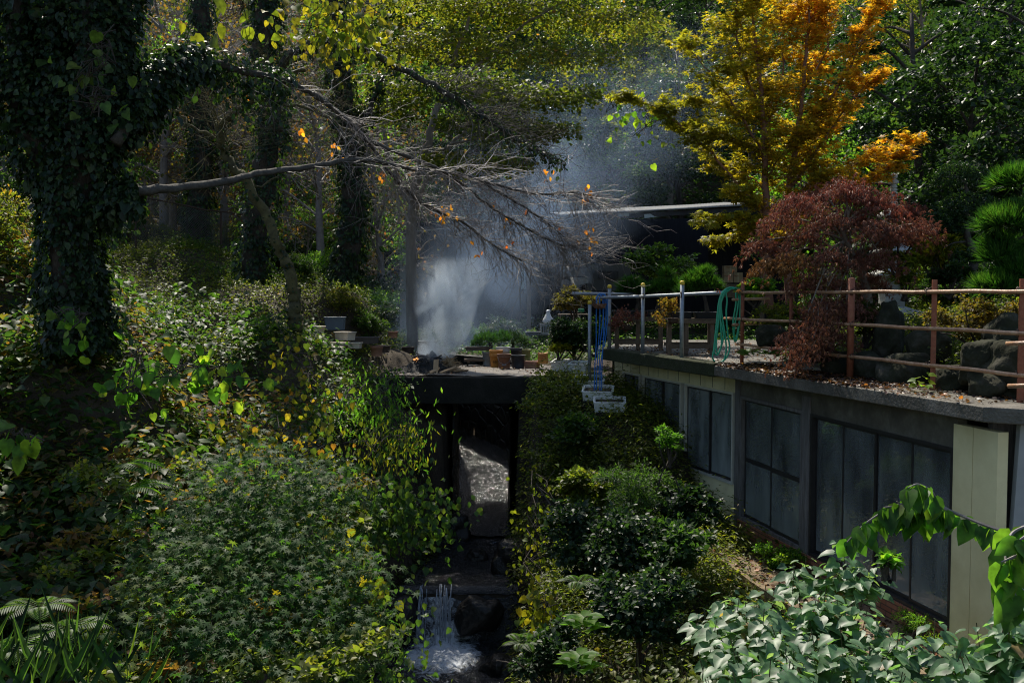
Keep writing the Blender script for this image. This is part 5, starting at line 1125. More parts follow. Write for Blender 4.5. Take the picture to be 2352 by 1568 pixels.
shrub('shrub', P(1320, 690, 23.5), (.6, .5, .38), 4500, .06, L_brown, 'straggly olive shrub left of the yellow capped post', k=16, r=(0, .6))
shrub('evergreen_bush', P(1320, 775, 21.9), (.55, .5, .42), 9000, .055, L_dk, 'dark rounded bush behind the foam boxes', k=20, r=(.1, 1))
shrub('shrub', P(1370, 770, 20.6), (.3, .3, .35), 2600, .055, L_mid, 'green shrub behind the blue rope', k=12)
shrub('yellow_shrub', P(1285, 800, 21.6), (.28, .22, .16), 500, .08, L_yel, 'low shrub with yellow leaves above the foam boxes', r=(.1, .7), k=8)
# pruned pines on the tables and behind
def pinepad(lb, c, rad, n, L=.12, r=(0, 1)):
    d = rdir(n); d[:, 2] = np.abs(d[:, 2]); pos = np.array(c)+d*np.array(rad)*(.55+.45*rng.random((n, 1)))
    K = 10; pos = np.repeat(pos, K, 0); dd = np.repeat(norm(d+rng.normal(size=(n, 3))*.35), K, 0)+rng.normal(size=(n*K, 3))*.33; dd[:, 2] += .45
    lb.add(pos, dd, rdir(n*K), L*rng.uniform(.7, 1.2, n*K), 'needle', np.repeat(rng.random(n), K)*.7+.3*rng.random(n*K), width=2.2)
def pine(name, base, pads, label, trunkpts, r0=.05, L=.12, m=L_pine, cat='pine', grp=None, dens=520, bark=M_bark):
    t = thing(name, base, label, cat, grp); mb = MB(); c, _ = limb(mb, trunkpts, r0, r0*.35, 8, 5, jit=.1); lb = LB()
    for px, py, D, rx, rz in pads:
        q = P(px, py, D); a = np.array(c)[np.argmin([np.linalg.norm(z-q) for z in c])]
        limb(mb, [a, (a+q)/2+np.array((0, 0, -.04)), q-(0, 0, rz*.3)], r0*.35, r0*.12, 5, 4)
        pinepad(lb, q-(0, 0, rz*.4), (rx, rx*.85, rz), int(.5*dens*rx*rx/.09), L*1.35)
    mb.build('trunk', bark, t); lb.build('needles', m, t)
BG = 'bonsai pines on the plant tables'
pine('bonsai_pine', P(1464, 713, 20.0), [(1450, 655, 20, .24, .22), (1478, 668, 19.9, .2, .14), (1440, 668, 20, .16, .14)], 'bright green bonsai pine at the left end of the tables', [P(1462, 716, 20), P(1466, 695, 20), P(1460, 668, 20)], cat='bonsai', grp=BG)
pine('bonsai_pine', P(1515, 713, 19.9), [(1520, 662, 19.9, .3, .15), (1548, 655, 19.8, .18, .12), (1530, 630, 19.9, .13, .12)], 'bonsai pine in the middle of the tables below the broad leaved shrub', [P(1508, 716, 19.9), P(1515, 690, 19.9), P(1530, 640, 19.9)], cat='bonsai', grp=BG)
pine('bonsai_pine', P(1622, 713, 18.5), [(1600, 645, 18.6, .26, .2), (1630, 655, 18.5, .22, .16), (1580, 665, 18.6, .2, .14), (1618, 628, 18.6, .16, .12)], 'large bonsai pine at the right end of the tables beside the hose', [P(1624, 718, 18.5), P(1620, 690, 18.5), P(1606, 650, 18.6)], cat='bonsai', grp=BG)
pine('bonsai_pine', P(1130, 798, 24.1), [(1118, 778, 24.1, .32, .22), (1150, 775, 24.3, .25, .22), (1098, 790, 24.0, .15, .1)], 'low green bonsai pine in the long tray behind the buckets', [P(1128, 800, 24.1), P(1125, 790, 24.1), P(1120, 782, 24.1)], L=.09, cat='bonsai')
pine('bonsai_pine', P(1180, 798, 24.6), [(1175, 775, 24.8, .3, .25), (1195, 785, 24.6, .2, .2)], 'dark green dwarf pine behind the white pail', [P(1180, 808, 24.6), P(1178, 790, 24.6), P(1175, 778, 24.8)], L=.08, m=L_dk, cat='bonsai')
pine('garden_pine', P(2400, 650, 12), [(2345, 415, 12.2, .30, .16), (2318, 512, 12, .34, .17), (2370, 490, 12, .3, .16), (2290, 560, 12.1, .16, .14), (2300, 592, 12, .2, .13), (2345, 625, 11.9, .3, .13), (2300, 660, 11.9, .3, .1), (2350, 580, 12.3, .25, .12)],
     'bright green garden pine with layered needle pads at the right edge', [P(2440, 720, 12.3), P(2420, 600, 12.3), P(2400, 500, 12.2), P(2380, 430, 12.2)], r0=.09, L=.15, dens=560)
# small red seedlings
for px, py, D, lb_ in ((1440, 735, 19.4, 'small red maple bonsai hanging in front of the left plant table'), (1546, 718, 18.2, 'small orange leaved bonsai in front of the right plant table')):
    c = P(px, py, D); t = thing('maple_bonsai', c-(0, 0, .1), lb_, 'bonsai'); mb = MB(); tips = []
    for k in range(4): twigs(mb, c-(0, 0, .1), norm(np.array((random.uniform(-.8, .8), -.3, .6))), .22, .008, 2, tips=tips)
    mb.lathe(c-(0, 0, .2), [(.06, 0), (.09, .03), (.1, .1)], 12); mb.build('stem', M_wire, t); l = LB()
    for q, d in tips: n = 10; l.add(q+rng.normal(size=(n, 3))*.03, rng.normal(size=(n, 3))+d, rdir(n), .05, 'star', rng.random(n)*.6+.3)
    l.build('leaves', L_red if px < 1500 else L_brown, t)
# cloud pruned tree
t = thing('cloud_pruned_tree', P(2225, 640, 14.6), 'cloud pruned dark evergreen with a pale crooked trunk and flat rounded pads', 'topiary tree'); mb = MB(); lb = LB()
tc_, _ = limb(mb, [P(2224, 640, 14.6), P(2240, 590, 14.6), P(2222, 545, 14.6), P(2218, 500, 14.6), P(2222, 450, 14.6), P(2216, 420, 14.6)], .075, .02, 8, 6, jit=.14)
for px, py, D, rx, rz in ((2210, 405, 14.7, .42, .20), (2228, 472, 14.6, .46, .19), (2170, 485, 14.7, .26, .14), (2155, 515, 14.5, .34, .17), (2180, 500, 14.5, .25, .12)):
    q = P(px, py, D); a = np.array(tc_)[np.argmin([np.linalg.norm(z-q) for z in tc_])]; limb(mb, [a, (a+q)/2-(0, 0, .03), q-(0, 0, .05)], .022, .008, 5, 4)
    n = 5200; d = rdir(n); d[:, 2] = np.abs(d[:, 2])*1.0-.12*rng.random(n); lp = 1+.07*np.sin(d[:, 0]*9+d[:, 1]*7); pos = q-(0, 0, rz*.6)+d*np.array((rx, rx*.8, rz*1.6))*(lp*(.86+.16*rng.random(n)))[:, None]
    lb.add(pos, d+rng.normal(size=(n, 3))*.6, d+rng.normal(size=(n, 3))*.4, .026*rng.uniform(.7, 1.3, n), 'oval', rng.random(n)*.9)
for a_, b_ in (((2218, 555), (2165, 570)), ((2222, 530), (2260, 545)), ((2236, 590), (2280, 600)), ((2236, 595), (2275, 622)), ((2230, 610), (2190, 635))):
    a = P(*a_, 14.6); b = P(*b_, 14.5); limb(mb, [a, (a+b)/2+(0, 0, .03), b], .02, .006, 5, 4)
mb.build('trunk', M_barkp, t, smooth=True); lb.build('foliage', L_dk, t)
# ------------------------------------------------------------ red laceleaf maple
t = thing('red_maple', P(1960, 700, 14.4), 'weeping laceleaf maple with dark red foliage spilling over the rails', 'maple'); mb = MB(); lb = LB(); bs = ORG[t.name]
top = P(1935, 455, 14.3)
tk = catmull([P(1998, 740, 14.3), P(1985, 640, 14.4), P(1950, 570, 14.3), P(1930, 520, 14.2)], 6); mb.tube(tk, [.075-.045*i/18 for i in range(len(tk))], 8, jit=.12)
tk2 = catmull([P(1860, 740, 14.6), P(1875, 620, 14.5), P(1890, 540, 14.4)], 6); mb.tube(tk2, [.035-.018*i/12 for i in range(len(tk2))], 7, jit=.1)
ends = []
dome = [(1760, 560), (1775, 610), (1790, 500), (1830, 465), (1880, 440), (1930, 432), (1980, 440), (2030, 462), (2075, 490), (2105, 515), (1850, 540), (1900, 500), (1960, 500), (2010, 520), (1830, 600), (1900, 590), (1960, 590), (2020, 590), (1860, 640), (1930, 650), (2060, 540), (1885, 705), (1870, 745), (1905, 760), (1835, 775), (1875, 800), (1990, 640), (1940, 705)]
for px, py in dome:
    D = 14.3+random.uniform(-.6, .6) if py < 660 else 13.0+(0 if px < 1860 else .9)+random.uniform(-.25, .15)
    if px < 1860 and py > 680: D = 13.5+random.uniform(-.3, .1)
    px += random.uniform(-7, 7); py += random.uniform(-8, 8); q = P(px, py, D); src = np.array(tk)[random.randint(8, len(tk)-1)]; mid = (src+q)/2+(0, 0, .22)
    c, _ = limb(mb, [src, mid, q+(0, 0, .04), q-(0, 0, .12)], .018, .004, 4, 4)
    n = random.randint(260, 370); R = random.uniform(.26, .36); pp = q+rng.normal(size=(n, 3))*np.array((R*.55, R*.55, .07)); pp[:, 2] -= ((pp[:, 0]-q[0])**2)*1.6
    og = np.clip((np.hypot(px-1790, py-600) < 75)*.0+.25+.6*rng.random(n), 0, 1)
    if 1740 < px < 1830 and py > 590: og = rng.random(n)*.2
    elif py < 500: og = .35+.6*rng.random(n)
    else: og = .2+.5*rng.random(n)
    out = (q-top)*np.array((1, 1, 0)); out = out/(np.linalg.norm(out)+.2)
    K = 7; P7 = np.repeat(pp, K, 0); fan = rng.normal(size=(n*K, 3))*.45+out*.5; fan[:, 2] -= .75
    lb.add(P7, fan, np.repeat(rdir(n), K, 0)*.6+np.array((0, -.3, .8)), .058*rng.uniform(.7, 1.3, n*K), 'thin', np.repeat(og, K), width=.62)
for a_, b_ in (((1880, 690), (1840, 830)), ((1870, 700), (1825, 850)), ((1900, 700), (1860, 800))):
    c = [P(a_[0], a_[1], 13.6), P((a_[0]+b_[0])/2+15, (a_[1]+b_[1])/2, 13.3), P(b_[0], b_[1], 13.1)]; cc_ = catmull(c, 6); mb.tube(cc_, .006, 4)
    p, _, _ = along(cc_, 330); p = p+rng.normal(size=p.shape)*(.12, .12, .06); P7 = np.repeat(p, 6, 0); fan = rng.normal(size=P7.shape)*.4; fan[:, 2] -= .9
    lb.add(P7, fan, rng.normal(size=P7.shape)*.5+np.array((0, -.5, .6)), .055*rng.uniform(.7, 1.3, len(P7)), 'thin', .1+.5*rng.random(len(P7)), width=.6)
mb.build('trunk', M_barks, t, smooth=True); lb.build('foliage', L_red, t)
# ------------------------------------------------------------ orange maple
t = thing('orange_maple', P(1790, 700, 17.6), 'tall maple with ascending branches of orange and yellow leaves beside the shed', 'maple'); mb = MB(); lb = LB()
BR = [([(1765, 720), (1762, 560), (1757, 400), (1750, 250), (1738, 120), (1722, 0), (1712, -90)], .085, .32, 0), ([(1815, 720), (1808, 560), (1812, 430), (1832, 300), (1850, 150), (1858, 0), (1852, -110)], .08, .34, 0),
  ([(1758, 500), (1700, 430), (1620, 340), (1550, 278), (1480, 235), (1420, 222)], .03, .2, 1), ([(1757, 360), (1705, 270), (1640, 180), (1575, 100)], .025, .28, 1), ([(1750, 260), (1700, 130), (1690, 10), (1700, -60)], .025, .30, 1),
  ([(1840, 330), (1890, 250), (1955, 150), (1995, 60), (2020, -10)], .028, .20, 1), ([(1812, 440), (1880, 340), (1950, 240), (2005, 175)], .028, .28, 1), ([(1812, 520), (1900, 425), (2000, 360), (2105, 318)], .028, .17, 1),
  ([(1812, 540), (1920, 440), (2020, 400), (2088, 345)], .022, .16, 1), ([(1760, 545), (1710, 505), (1660, 500), (1615, 512)], .02, .2, 1), ([(1760, 440), (1705, 395), (1640, 372)], .02, .22, 1), ([(1757, 350), (1690, 320), (1640, 300)], .02, .26, 1),
  ([(1755, 300), (1790, 220), (1800, 100), (1790, 0)], .022, .3, 1), ([(1812, 420), (1870, 330), (1920, 260)], .02, .3, 1), ([(1757, 420), (1800, 350), (1850, 300)], .02, .3, 1), ([(1810, 470), (1860, 420), (1920, 380)], .02, .22, 1), ([(1757, 480), (1720, 450), (1690, 440)], .02, .22, 1),
  ([(1810, 560), (1760, 520), (1700, 540), (1650, 548)], .014, .16, 1), ([(1850, 200), (1900, 110), (1890, 0)], .02, .24, 1), ([(1700, 280), (1650, 240), (1600, 235)], .02, .24, 1)]
for pts, r0, sp, side in BR:
    D0 = 17.6 if side == 0 else 17.6+random.uniform(-.7, .7)
    c, _ = limb(mb, [P(q[0], q[1], 17.6+(D0-17.6)*min(1, i/1.5)) for i, q in enumerate(pts)], r0, .006, 7, 6, wig=.012)
    Lc = sum(np.linalg.norm(c[i+1]-c[i]) for i in range(len(c)-1)); n = int(Lc*(620 if side else 450))
    p, tg, tt = along(c, n)
    if not side: k = (tt > .33); p, tg, tt = p[k], tg[k], tt[k]; n = len(p)
    # leaves sit on flat sprays branching off
    K = max(8, int(Lc*16)); sc_, st_, su = along(c, K); sdir = rng.normal(size=(K, 3)); sdir[:, 2] = np.abs(sdir[:, 2])*.18; sdir = norm(sdir+st_*.7)
    if not side: keep = su > .33; sc_, st_, su, sdir = sc_[keep], st_[keep], su[keep], sdir[keep]; K = len(sc_)
    sl_ = 1.8*sp*rng.uniform(.7, 1.6, K)*(1.15-.5*su)
    for a_, d_, l_ in zip(sc_, sdir, sl_): mb.tube([a_, a_+d_*l_*.5+(0, 0, .01), a_+d_*l_], [.006, .004, .002], 3, cap=False)
    i = rng.integers(0, K, n); q = rng.random(n)**.7
    pos = sc_[i]+sdir[i]*(sl_[i]*q)[:, None]+rng.normal(size=(n, 3))*np.array((.06, .06, .03))
    pxx = pos[:, 0]/pos[:, 1]*F+1176; pyy = 671-(pos[:, 2]-ZC)/pos[:, 1]*F
    hue = .13+.30*np.clip((pxx-1700)/300, -.6, 1)+.20*np.clip((330-pyy)/300, -1, 1)*(np.exp(-((pxx-1850)/70)**2)+.15)+.16*(pyy > 420)*(pxx > 1740)+rng.normal(size=n)*.10
    a = rng.random(n)*2*pi; gd = sdir[i]*.6+np.stack([np.cos(a), np.sin(a), -.45+rng.normal(size=n)*.2], 1)*.7
    lb.add(pos, gd, np.array((0, -.1, 1.))+rng.normal(size=(n, 3))*.35, .115*rng.uniform(.6, 1.2, n), 'star', np.clip(hue, .02, 1))
mb.build('trunk', M_barkr, t, smooth=True); lb.build('foliage', L_or, t)
vine([(1390, 235, 18.5), (1440, 225, 18.5), (1500, 260, 18.6), (1470, 300, 18.6)], 60, .11, L_lime, 'pale green heart leaved vine hanging at the left tip of the orange maple', .22, name='kudzu_vine', r=(.5, 1))

lb = LB(); q = gpts(-8, -1.6, 4.5, 16, 1500, leftb); plants(lb, q, 7, .75, .2, .085, 'heart', r=(0, 1)); q = gpts(-8, -1.6, 4.5, 16, 900, leftb); plants(lb, q, 9, .8, .15, .12, 'thin', r=(.3, 1))
lb.build('dry_weeds', L_brown, kind='stuff', label='yellowing and brown weeds mixed through the left bank', cat='weeds')

lb = LB(); lb2 = LB()
for k in range(46):
    px = random.uniform(120, 860); py = random.uniform(1040, 1560); D = 9.3-(py-1040)*.0052+random.uniform(-.1, .15)-.75
    cloud(lb if k % 3 else lb2, P(px, py, D), (.26, .25, .10), 110, .045, 'oval' if k % 2 else 'heart', k=5, r=(0, 1), lr=(.3, .7))
lb.build('creeper', L_gc, kind='stuff', label='small leaved creeper tangled through the green maple shrub', cat='creeper'); lb2.build('creeper', L_brown, kind='stuff', label='browning creeper leaves scattered over the green maple shrub', cat='creeper')
# ============================================================ woodland trees
def tree(name, trunkpts, r0, r1, label, bark, ivyn=0, ivyo=.12, ivys=.06, branches=(), crown=(), m=L_dk, cs=.09, shape='quad', cat='tree', group=None, wig=.03, extra=None, ivym=None, cr=(0, 1)):
    pts = [P(*q) for q in trunkpts]; t = thing(name, pts[0], label, cat, group); mb = MB(); iv = LB()
    c, rr = limb(mb, pts, r0, r1, 10, 6, wig=wig, jit=.1)
    if ivyn: ivy(iv, c, rr, ivyn, ivys, ivyo)
    for b in branches:
        q, ra, rb_, ni = b[:4]; c2, r2 = limb(mb, [P(*z) for z in q], ra, rb_, 7, 6, wig=.02, jit=.1)
        if ni: ivy(iv, c2, r2, ni, ivys, ivyo*.8)
    if extra: extra(mb)
    mb.build('trunk', bark, t, smooth=True)
    if iv.V: iv.build('ivy', ivym or L_ivy, t)
    if crown:
        lb = LB()
        for px, py, D, rx, rz, n in crown: cloud(lb, P(px, py, D), (rx, rx, rz), n, cs, shape, k=max(8, int(rx*9)), r=cr)
        lb.build('crown', m, t)
    return t
# big ivy tree, left, with the two long cherry limbs
CH_UP = [(265, 330, 11), (330, 230, 11.3), (400, 160, 11.8), (470, 140, 12), (560, 165, 12.5), (650, 185, 13), (740, 230, 13.5), (830, 310, 14), (900, 400, 14.5), (965, 465, 15), (1060, 510, 15.5), (1130, 560, 16), (1200, 600, 16.2)]
CH_LO = [(290, 440, 11), (400, 433, 11.4), (520, 415, 12), (600, 398, 12.5), (720, 382, 13), (830, 366, 13.5), (920, 384, 14), (1040, 396, 14.6), (1120, 420, 15), (1230, 446, 15.5), (1310, 442, 15.8), (1362, 452, 16)]
CH_MID = [(840, 320, 14), (940, 362, 14.3), (1030, 400, 14.8), (1120, 470, 15.2), (1200, 520, 15.6), (1280, 560, 15.9), (1340, 562, 16)]
CH_D = [(1090, 408, 14.9), (1160, 450, 15.2), (1240, 500, 15.6), (1300, 545, 15.8)]
t = thing('ivy_clad_cherry_tree', P(180, 760, 11.5), 'huge ivy covered tree at the left with long bare cherry limbs reaching right', 'tree'); mb = MB(); iv = LB(); tips = []
c, rr = limb(mb, [P(185, 800, 11.5), P(175, 700, 11.5), P(165, 600, 11.4), P(170, 450, 11.3), P(200, 300, 11.2), P(215, 150, 11.2), P(210, 0, 11.2), P(200, -200, 11.2), P(190, -420, 11.3)], .26, .20, 14, 6, jit=.12); ivy(iv, c, rr, 19000, .06, .10)
for q, ra, rb_, ni, off in (([(150, 420, 11.4), (70, 300, 11.2), (50, 150, 11.2), (40, -20, 11.2), (20, -220, 11.2)], .15, .12, 8000, .15), ([(210, 330, 11.3), (290, 260, 11.2), (340, 200, 11.3), (400, 155, 11.7), (470, 140, 12)], .13, .08, 5500, .10), ([(230, 240, 11.2), (270, 130, 11.2), (285, 0, 11.3), (300, -150, 11.3)], .09, .07, 3500, .11), ([(215, 480, 11.3), (270, 450, 11.1), (320, 437, 11.1)], .09, .075, 1600, .08), ([(110, 300, 11.2), (125, 150, 11.2), (120, 0, 11.2)], .11, .10, 4500, .14)):
    c2, r2 = limb(mb, [P(*z) for z in q], ra, rb_, 8, 6, jit=.1); ivy(iv, c2, r2, ni, .065, off)
mb.build('trunk', M_bark, t, smooth=True)
mb = MB(); mb2 = MB()
for q, ra, rb_ in ((CH_UP, .07, .012), (CH_LO, .058, .010), (CH_MID, .035, .008), (CH_D, .028, .007)):
    c2, r2 = limb(mb, [P(*z) for z in q], ra, rb_, 8, 6, wig=.006, jit=.14, pw=.75)
    if q is CH_UP: ivy(iv, c2[18:32], r2[18:32], 2200, .055, .10, hang=.6)
    n = len(c2); mbt = mb2
    for i in range(int(n*.30), n):
        tt = i/n
        for s_ in range(2 if tt < .5 else 5):
            d = norm(c2[min(i+1, n-1)]-c2[max(i-1, 0)]); a = np.random.normal(size=3)*(.8, .8, .7); a[2] -= .1; nd = norm(d*.75+a*.6)
            twigs(mbt, c2[i]+np.random.normal(size=3)*.02, nd, random.uniform(.3, .75)*(1.1 if tt > .6 else .9), .0065, 2 if random.random() < .75 else 1, .6, .09, tips, kids=(2, 3))
mb.build('bare_limbs', M_barkp, t, smooth=True); mb2.build('twigs', M_twig, t)
iv.build('ivy', L_ivy, t)
lf = LB(); 
for q, d in tips:
    if random.random() < .004: n = random.randint(1, 3); lf.add(q+rng.normal(size=(n, 3))*.03, rng.normal(size=(n, 3))*.4+np.array((0, 0, -1)), rdir(n)+np.array((0, -.8, 0)), .06, 'heart', .6+.4*rng.random(n), width=.8)
for px, py, D, n in ((1345, 448, 16, 9), (1362, 440, 16, 5), (1352, 520, 16, 5), (1360, 548, 16, 7), (1030, 488, 15.4, 9), (1015, 498, 15.4, 6), (1265, 412, 15.8, 3), (1175, 505, 15.6, 3), (880, 405, 14.6, 6), (690, 300, 13.5, 6), (780, 345, 14, 5)):
    lf.add(P(px, py, D)+rng.normal(size=(n, 3))*.06, rng.normal(size=(n, 3))*.4+np.array((0, 0, -1)), rdir(n)+np.array((0, -.8, 0)), .085, 'oval', .55+.3*rng.random(n), width=.9)
lf.build('last_leaves', L_or, t)
cr = LB()
for px, py, D, rx, rz, n in ((150, -250, 11.2, 2.0, 1.0, 5000), (-60, 40, 12.5, 1.2, 1.2, 3000)): cloud(cr, P(px, py, D), (rx, rx, rz), n, .1, 'quad', k=18)  # crown mostly out of view, enlarged to shade the lower left bank
cr.build('crown', L_dk, t)
# large pale leaves of a climber on the big tree
vine([(240, 70, 10.6), (225, 130, 10.5), (210, 190, 10.5), (230, 230, 10.5), (200, 240, 10.5)], 24, .13, L_mid, 'large heart leaved climber on the big ivy covered tree', .16, name='climber', r=(.6, 1))
# second group of trunks
tree('ivy_clad_tree', [(582, 640, 21), (588, 520, 21), (612, 380, 21), (620, 250, 21), (600, 120, 21), (615, 0, 21), (610, -160, 21), (600, -350, 21)], .25, .17, 'straight ivy covered trunk standing behind the leaning mossy tree', M_bark, 11000, .13, .07, m=L_olive)
tree('ivy_clad_tree', [(790, 640, 23), (805, 560, 23), (812, 440, 23), (800, 320, 23), (785, 200, 23), (775, 80, 23), (770, -80, 23), (760, -300, 23)], .27, .15, 'dark ivy covered trunk just left of the smoke', M_bark, 10000, .12, .075,
     branches=[([(800, 330, 23), (850, 250, 23), (880, 170, 23)], .08, .04, 800)])
tree('ivy_clad_tree', [(448, 570, 27.5), (458, 440, 27.5), (470, 330, 27.5), (450, 200, 27.5), (465, 60, 27.5), (455, -120, 27.5), (450, -250, 27.5)], .28, .18, 'ivy covered trunk behind the chain link fence', M_bark, 9000, .14, .08,
     branches=[([(465, 260, 27.5), (500, 300, 27.3), (530, 380, 27.2)], .08, .05, 500)])
tree('ivy_clad_tree', [(640, 300, 20), (610, 235, 19.5), (650, 150, 19), (700, 105, 18.5), (740, 92, 18), (860, 128, 17.5), (980, 188, 17.2), (1060, 235, 17), (1140, 290, 17), (1230, 345, 17), (1290, 372, 17)], .11, .012, 'thick ivy wrapped limb thinning into a long bare branch at the top', M_barkp, 3000, .05, .05, cat='limb', wig=.02,
     extra=lambda mb: [twigs(mb, q, norm(np.array((random.uniform(.1, 1), random.uniform(-.6, .6), random.uniform(-.8, .5)))), random.uniform(.4, .9), .009, 2, .6, .03, None) for q in catmull([P(980, 188, 17.2), P(1060, 235, 17), P(1140, 290, 17), P(1230, 345, 17)], 9) for _ in range(3)])
tree('mossy_leaning_tree', [(677, 760, 18), (675, 710, 18), (676, 650, 18), (650, 590, 18), (612, 500, 18), (560, 410, 18), (515, 352, 18), (505, 300, 17.8), (560, 248, 17.6), (640, 200, 17.4), (690, 160, 17.2)], .125, .035, 'slender mossy tree leaning left in an S curve on the left bank', M_barkm, 500, .03, .05, wig=.03,
     branches=[([(560, 410, 18), (600, 430, 18.2), (640, 400, 18.4)], .03, .01, 0), ([(510, 330, 18), (440, 290, 18), (400, 250, 18)], .035, .012, 0), ([(600, 225, 17.5), (700, 250, 17.4), (800, 300, 17.2), (860, 360, 17)], .03, .008, 0)],
     extra=lambda mb: [twigs(mb, q, norm(np.array((random.uniform(-.8, 1), random.uniform(-.6, .6), random.uniform(-.2, 1)))), random.uniform(.5, 1.1), .010, 3, .6, .0, None) for q in catmull([P(515, 352, 18), P(505, 300, 17.8), P(560, 248, 17.6), P(640, 200, 17.4), P(760, 280, 17.2)], 5) for _ in range(3)])
# smooth maple behind the fire with layered crown
MB_BR = [([(948, 470, 25.5), (962, 400, 25.5), (985, 320, 25.5), (1010, 230, 25.5), (1040, 140, 25.5), (1080, 40, 25.5)], .13, .04, 0), ([(950, 480, 25.5), (1000, 380, 25.2), (1070, 300, 25), (1150, 240, 24.8), (1230, 200, 24.6)], .07, .02, 0),
  ([(945, 470, 25.5), (910, 400, 25.7), (880, 300, 26), (900, 180, 26), (940, 60, 26)], .08, .03, 0), ([(975, 360, 25.5), (1050, 330, 25), (1150, 310, 24.6), (1290, 290, 24.2)], .04, .012, 0), ([(960, 400, 25.5), (1000, 395, 25), (1080, 372, 24.6), (1190, 365, 24)], .04, .01, 0),
  ([(1010, 230, 25.5), (1100, 150, 25.4), (1200, 60, 25.2), (1300, 0, 25)], .05, .02, 0)]
pads = [(1080, 375, 24.4, .9, .16), (1160, 372, 24.0, .7, .14), (1020, 360, 24.8, .6, .14), (1190, 290, 24.2, 1.0, .2), (1100, 270, 24.6, 1.0, .2), (1280, 295, 24, .6, .14), (1230, 215, 24.4, 1.1, .22), (1080, 190, 25, 1.2, .25), (960, 200, 25.6, 1.1, .25), (880, 250, 26, 1.0, .25), (1320, 120, 25, 1.3, .3), (1180, 110, 25, 1.4, .3), (1030, 90, 25.6, 1.4, .3), (900, 110, 26, 1.2, .3), (1420, 40, 25.4, 1.2, .3), (1260, 20, 25.4, 1.5, .3), (1120, 10, 25.6, 1.4, .3), (980, 0, 26, 1.4, .3), (1350, -70, 25.6, 1.6, .4), (1130, -90, 26, 1.8, .4), (1340, 210, 24.6, .6, .15), (840, 180, 26.2, .8, .2)]
t = thing('olive_maple', P(948, 790, 25.5), 'smooth barked maple behind the bonfire with layered olive green foliage', 'maple'); mb = MB(); lb = LB()
limb(mb, [P(948, 830, 25.5), P(946, 700, 25.5), P(944, 600, 25.5), P(945, 520, 25.5), P(950, 460, 25.5)], .155, .125, 10, 6, jit=.05)
for q, ra, rb_, _ in MB_BR+[([(948, 605, 25.5), (970, 570, 25.4), (1000, 545, 25.2)], .04, .01, 0)]: limb(mb, [P(*z) for z in q], ra, rb_, 7, 6, wig=.02)
for px, py, D, rx, rz in pads:
    if py >= 190: D -= 2.3; rx *= .92
    c = P(px, py, D); n = int((1400 if py >= 190 else 750)*rx*rx); a = rng.random(n)*2*pi; rad = np.sqrt(rng.random(n))*rx*(1+.2*np.sin(a*5+px)); q = c+np.stack([np.cos(a)*rad, np.sin(a)*rad, rng.normal(size=n)*rz*.5-rad*.12+.05*np.sin(rad*20)], 1)
    gd = np.stack([np.cos(a), np.sin(a), -.4+rng.normal(size=n)*.25], 1)+rng.normal(size=(n, 3))*.4
    yl = .32 if py > 340 else (.18 if py > 150 else .32); lb.add(q, gd, np.array((0, 0, 1.))+rng.normal(size=(n, 3))*.4, .10*rng.uniform(.6, 1.25, n), 'quad', np.clip(yl+.5*rng.random(n)+.2*(rng.random(n) > .95), 0, 1), width=1.5)
    for s_ in range(5): aa = random.random()*6.28; mb.tube([c-(0, 0, .1), c+np.array((cos(aa)*rx*.5, sin(aa)*rx*.5, 0)), c+np.array((cos(aa)*rx*.95, sin(aa)*rx*.95, -.05))], [.012, .007, .003], 3, cap=False)
mb.build('trunk', M_barks, t, smooth=True); lb.build('foliage', L_olive, t)
# yellow leaved sprays at the top
vine([(700, 40, 17), (760, 60, 17), (810, 30, 17), (840, 70, 17)], 420, .13, L_yel, 'bright yellow leaved spray at the top left of centre', .42, name='yellow_branch', r=(.0, .75), hang=.4)
vine([(500, 10, 13), (560, 20, 13)], 14, .2, L_yel, 'few large yellow green leaves hanging from the top edge', .25, name='yellow_branch', r=(.1, .5))
# ------------------------------------------------------------ woods: repeated trees sharing mesh data
def proto_tree(kind, h, rx, m, cs, n, bark, seed, bare=False, low=.25):
    random.seed(seed); np.random.seed(seed)
    t = thing('tree', (0, 0, 0), '', 'tree'); mb = MB(); tips = []
    tr = catmull([(0, 0, -.5), (random.uniform(-.2, .2), random.uniform(-.2, .2), h*.3), (random.uniform(-.5, .5), random.uniform(-.4, .4), h*.65), (random.uniform(-.6, .6), random.uniform(-.6, .6), h*.95)], 5)
    mb.tube(tr, [.17*h/8*(1-.8*i/(len(tr)-1)) for i in range(len(tr))], 8, jit=.12); lb = LB()
    nb = 16
    for k in range(nb):
        u = low+(1-low)*k/nb; i = int(u*(len(tr)-1)); a = k*2.4+random.random(); l = rx*(1.15-.55*abs(u-.5)*1.6)*random.uniform(.65, 1.1)
        e = tr[i]+np.array((cos(a)*l, sin(a)*l, l*random.uniform(.1, .75))); mid = (tr[i]+e)/2+np.array((0, 0, l*.12)); c = catmull([tr[i], mid, e], 4); mb.tube(c, [.05*h/8*(1-.85*q/(len(c)-1)) for q in range(len(c))], 5, cap=False)
        if bare:
            for q in c[2:]:
                for s_ in range(3): twigs(mb, q, norm(np.array((cos(a), sin(a), .4))+np.random.normal(size=3)*.7), random.uniform(.6, 1.2), .012, 2, .6, 0, tips)
        R = rx*random.uniform(.28, .48)
        if n: cloud(lb, e*.85+tr[i]*.15, (R*1.15, R*1.15, R*.75), n//nb, cs, 'quad', k=7, lr=(.35, .6), width=1.25)
    if bare and n == 0:
        q = np.array([z[0] for z in tips]); q = q[rng.random(len(q)) < .3]; lb.add(q, rdir(len(q))-np.array((0, 0, .5)), rdir(len(q)), .14, 'quad', width=1.4)
    mb.build('trunk', bark, t, smooth=True); lb.build('crown', m, t); return t
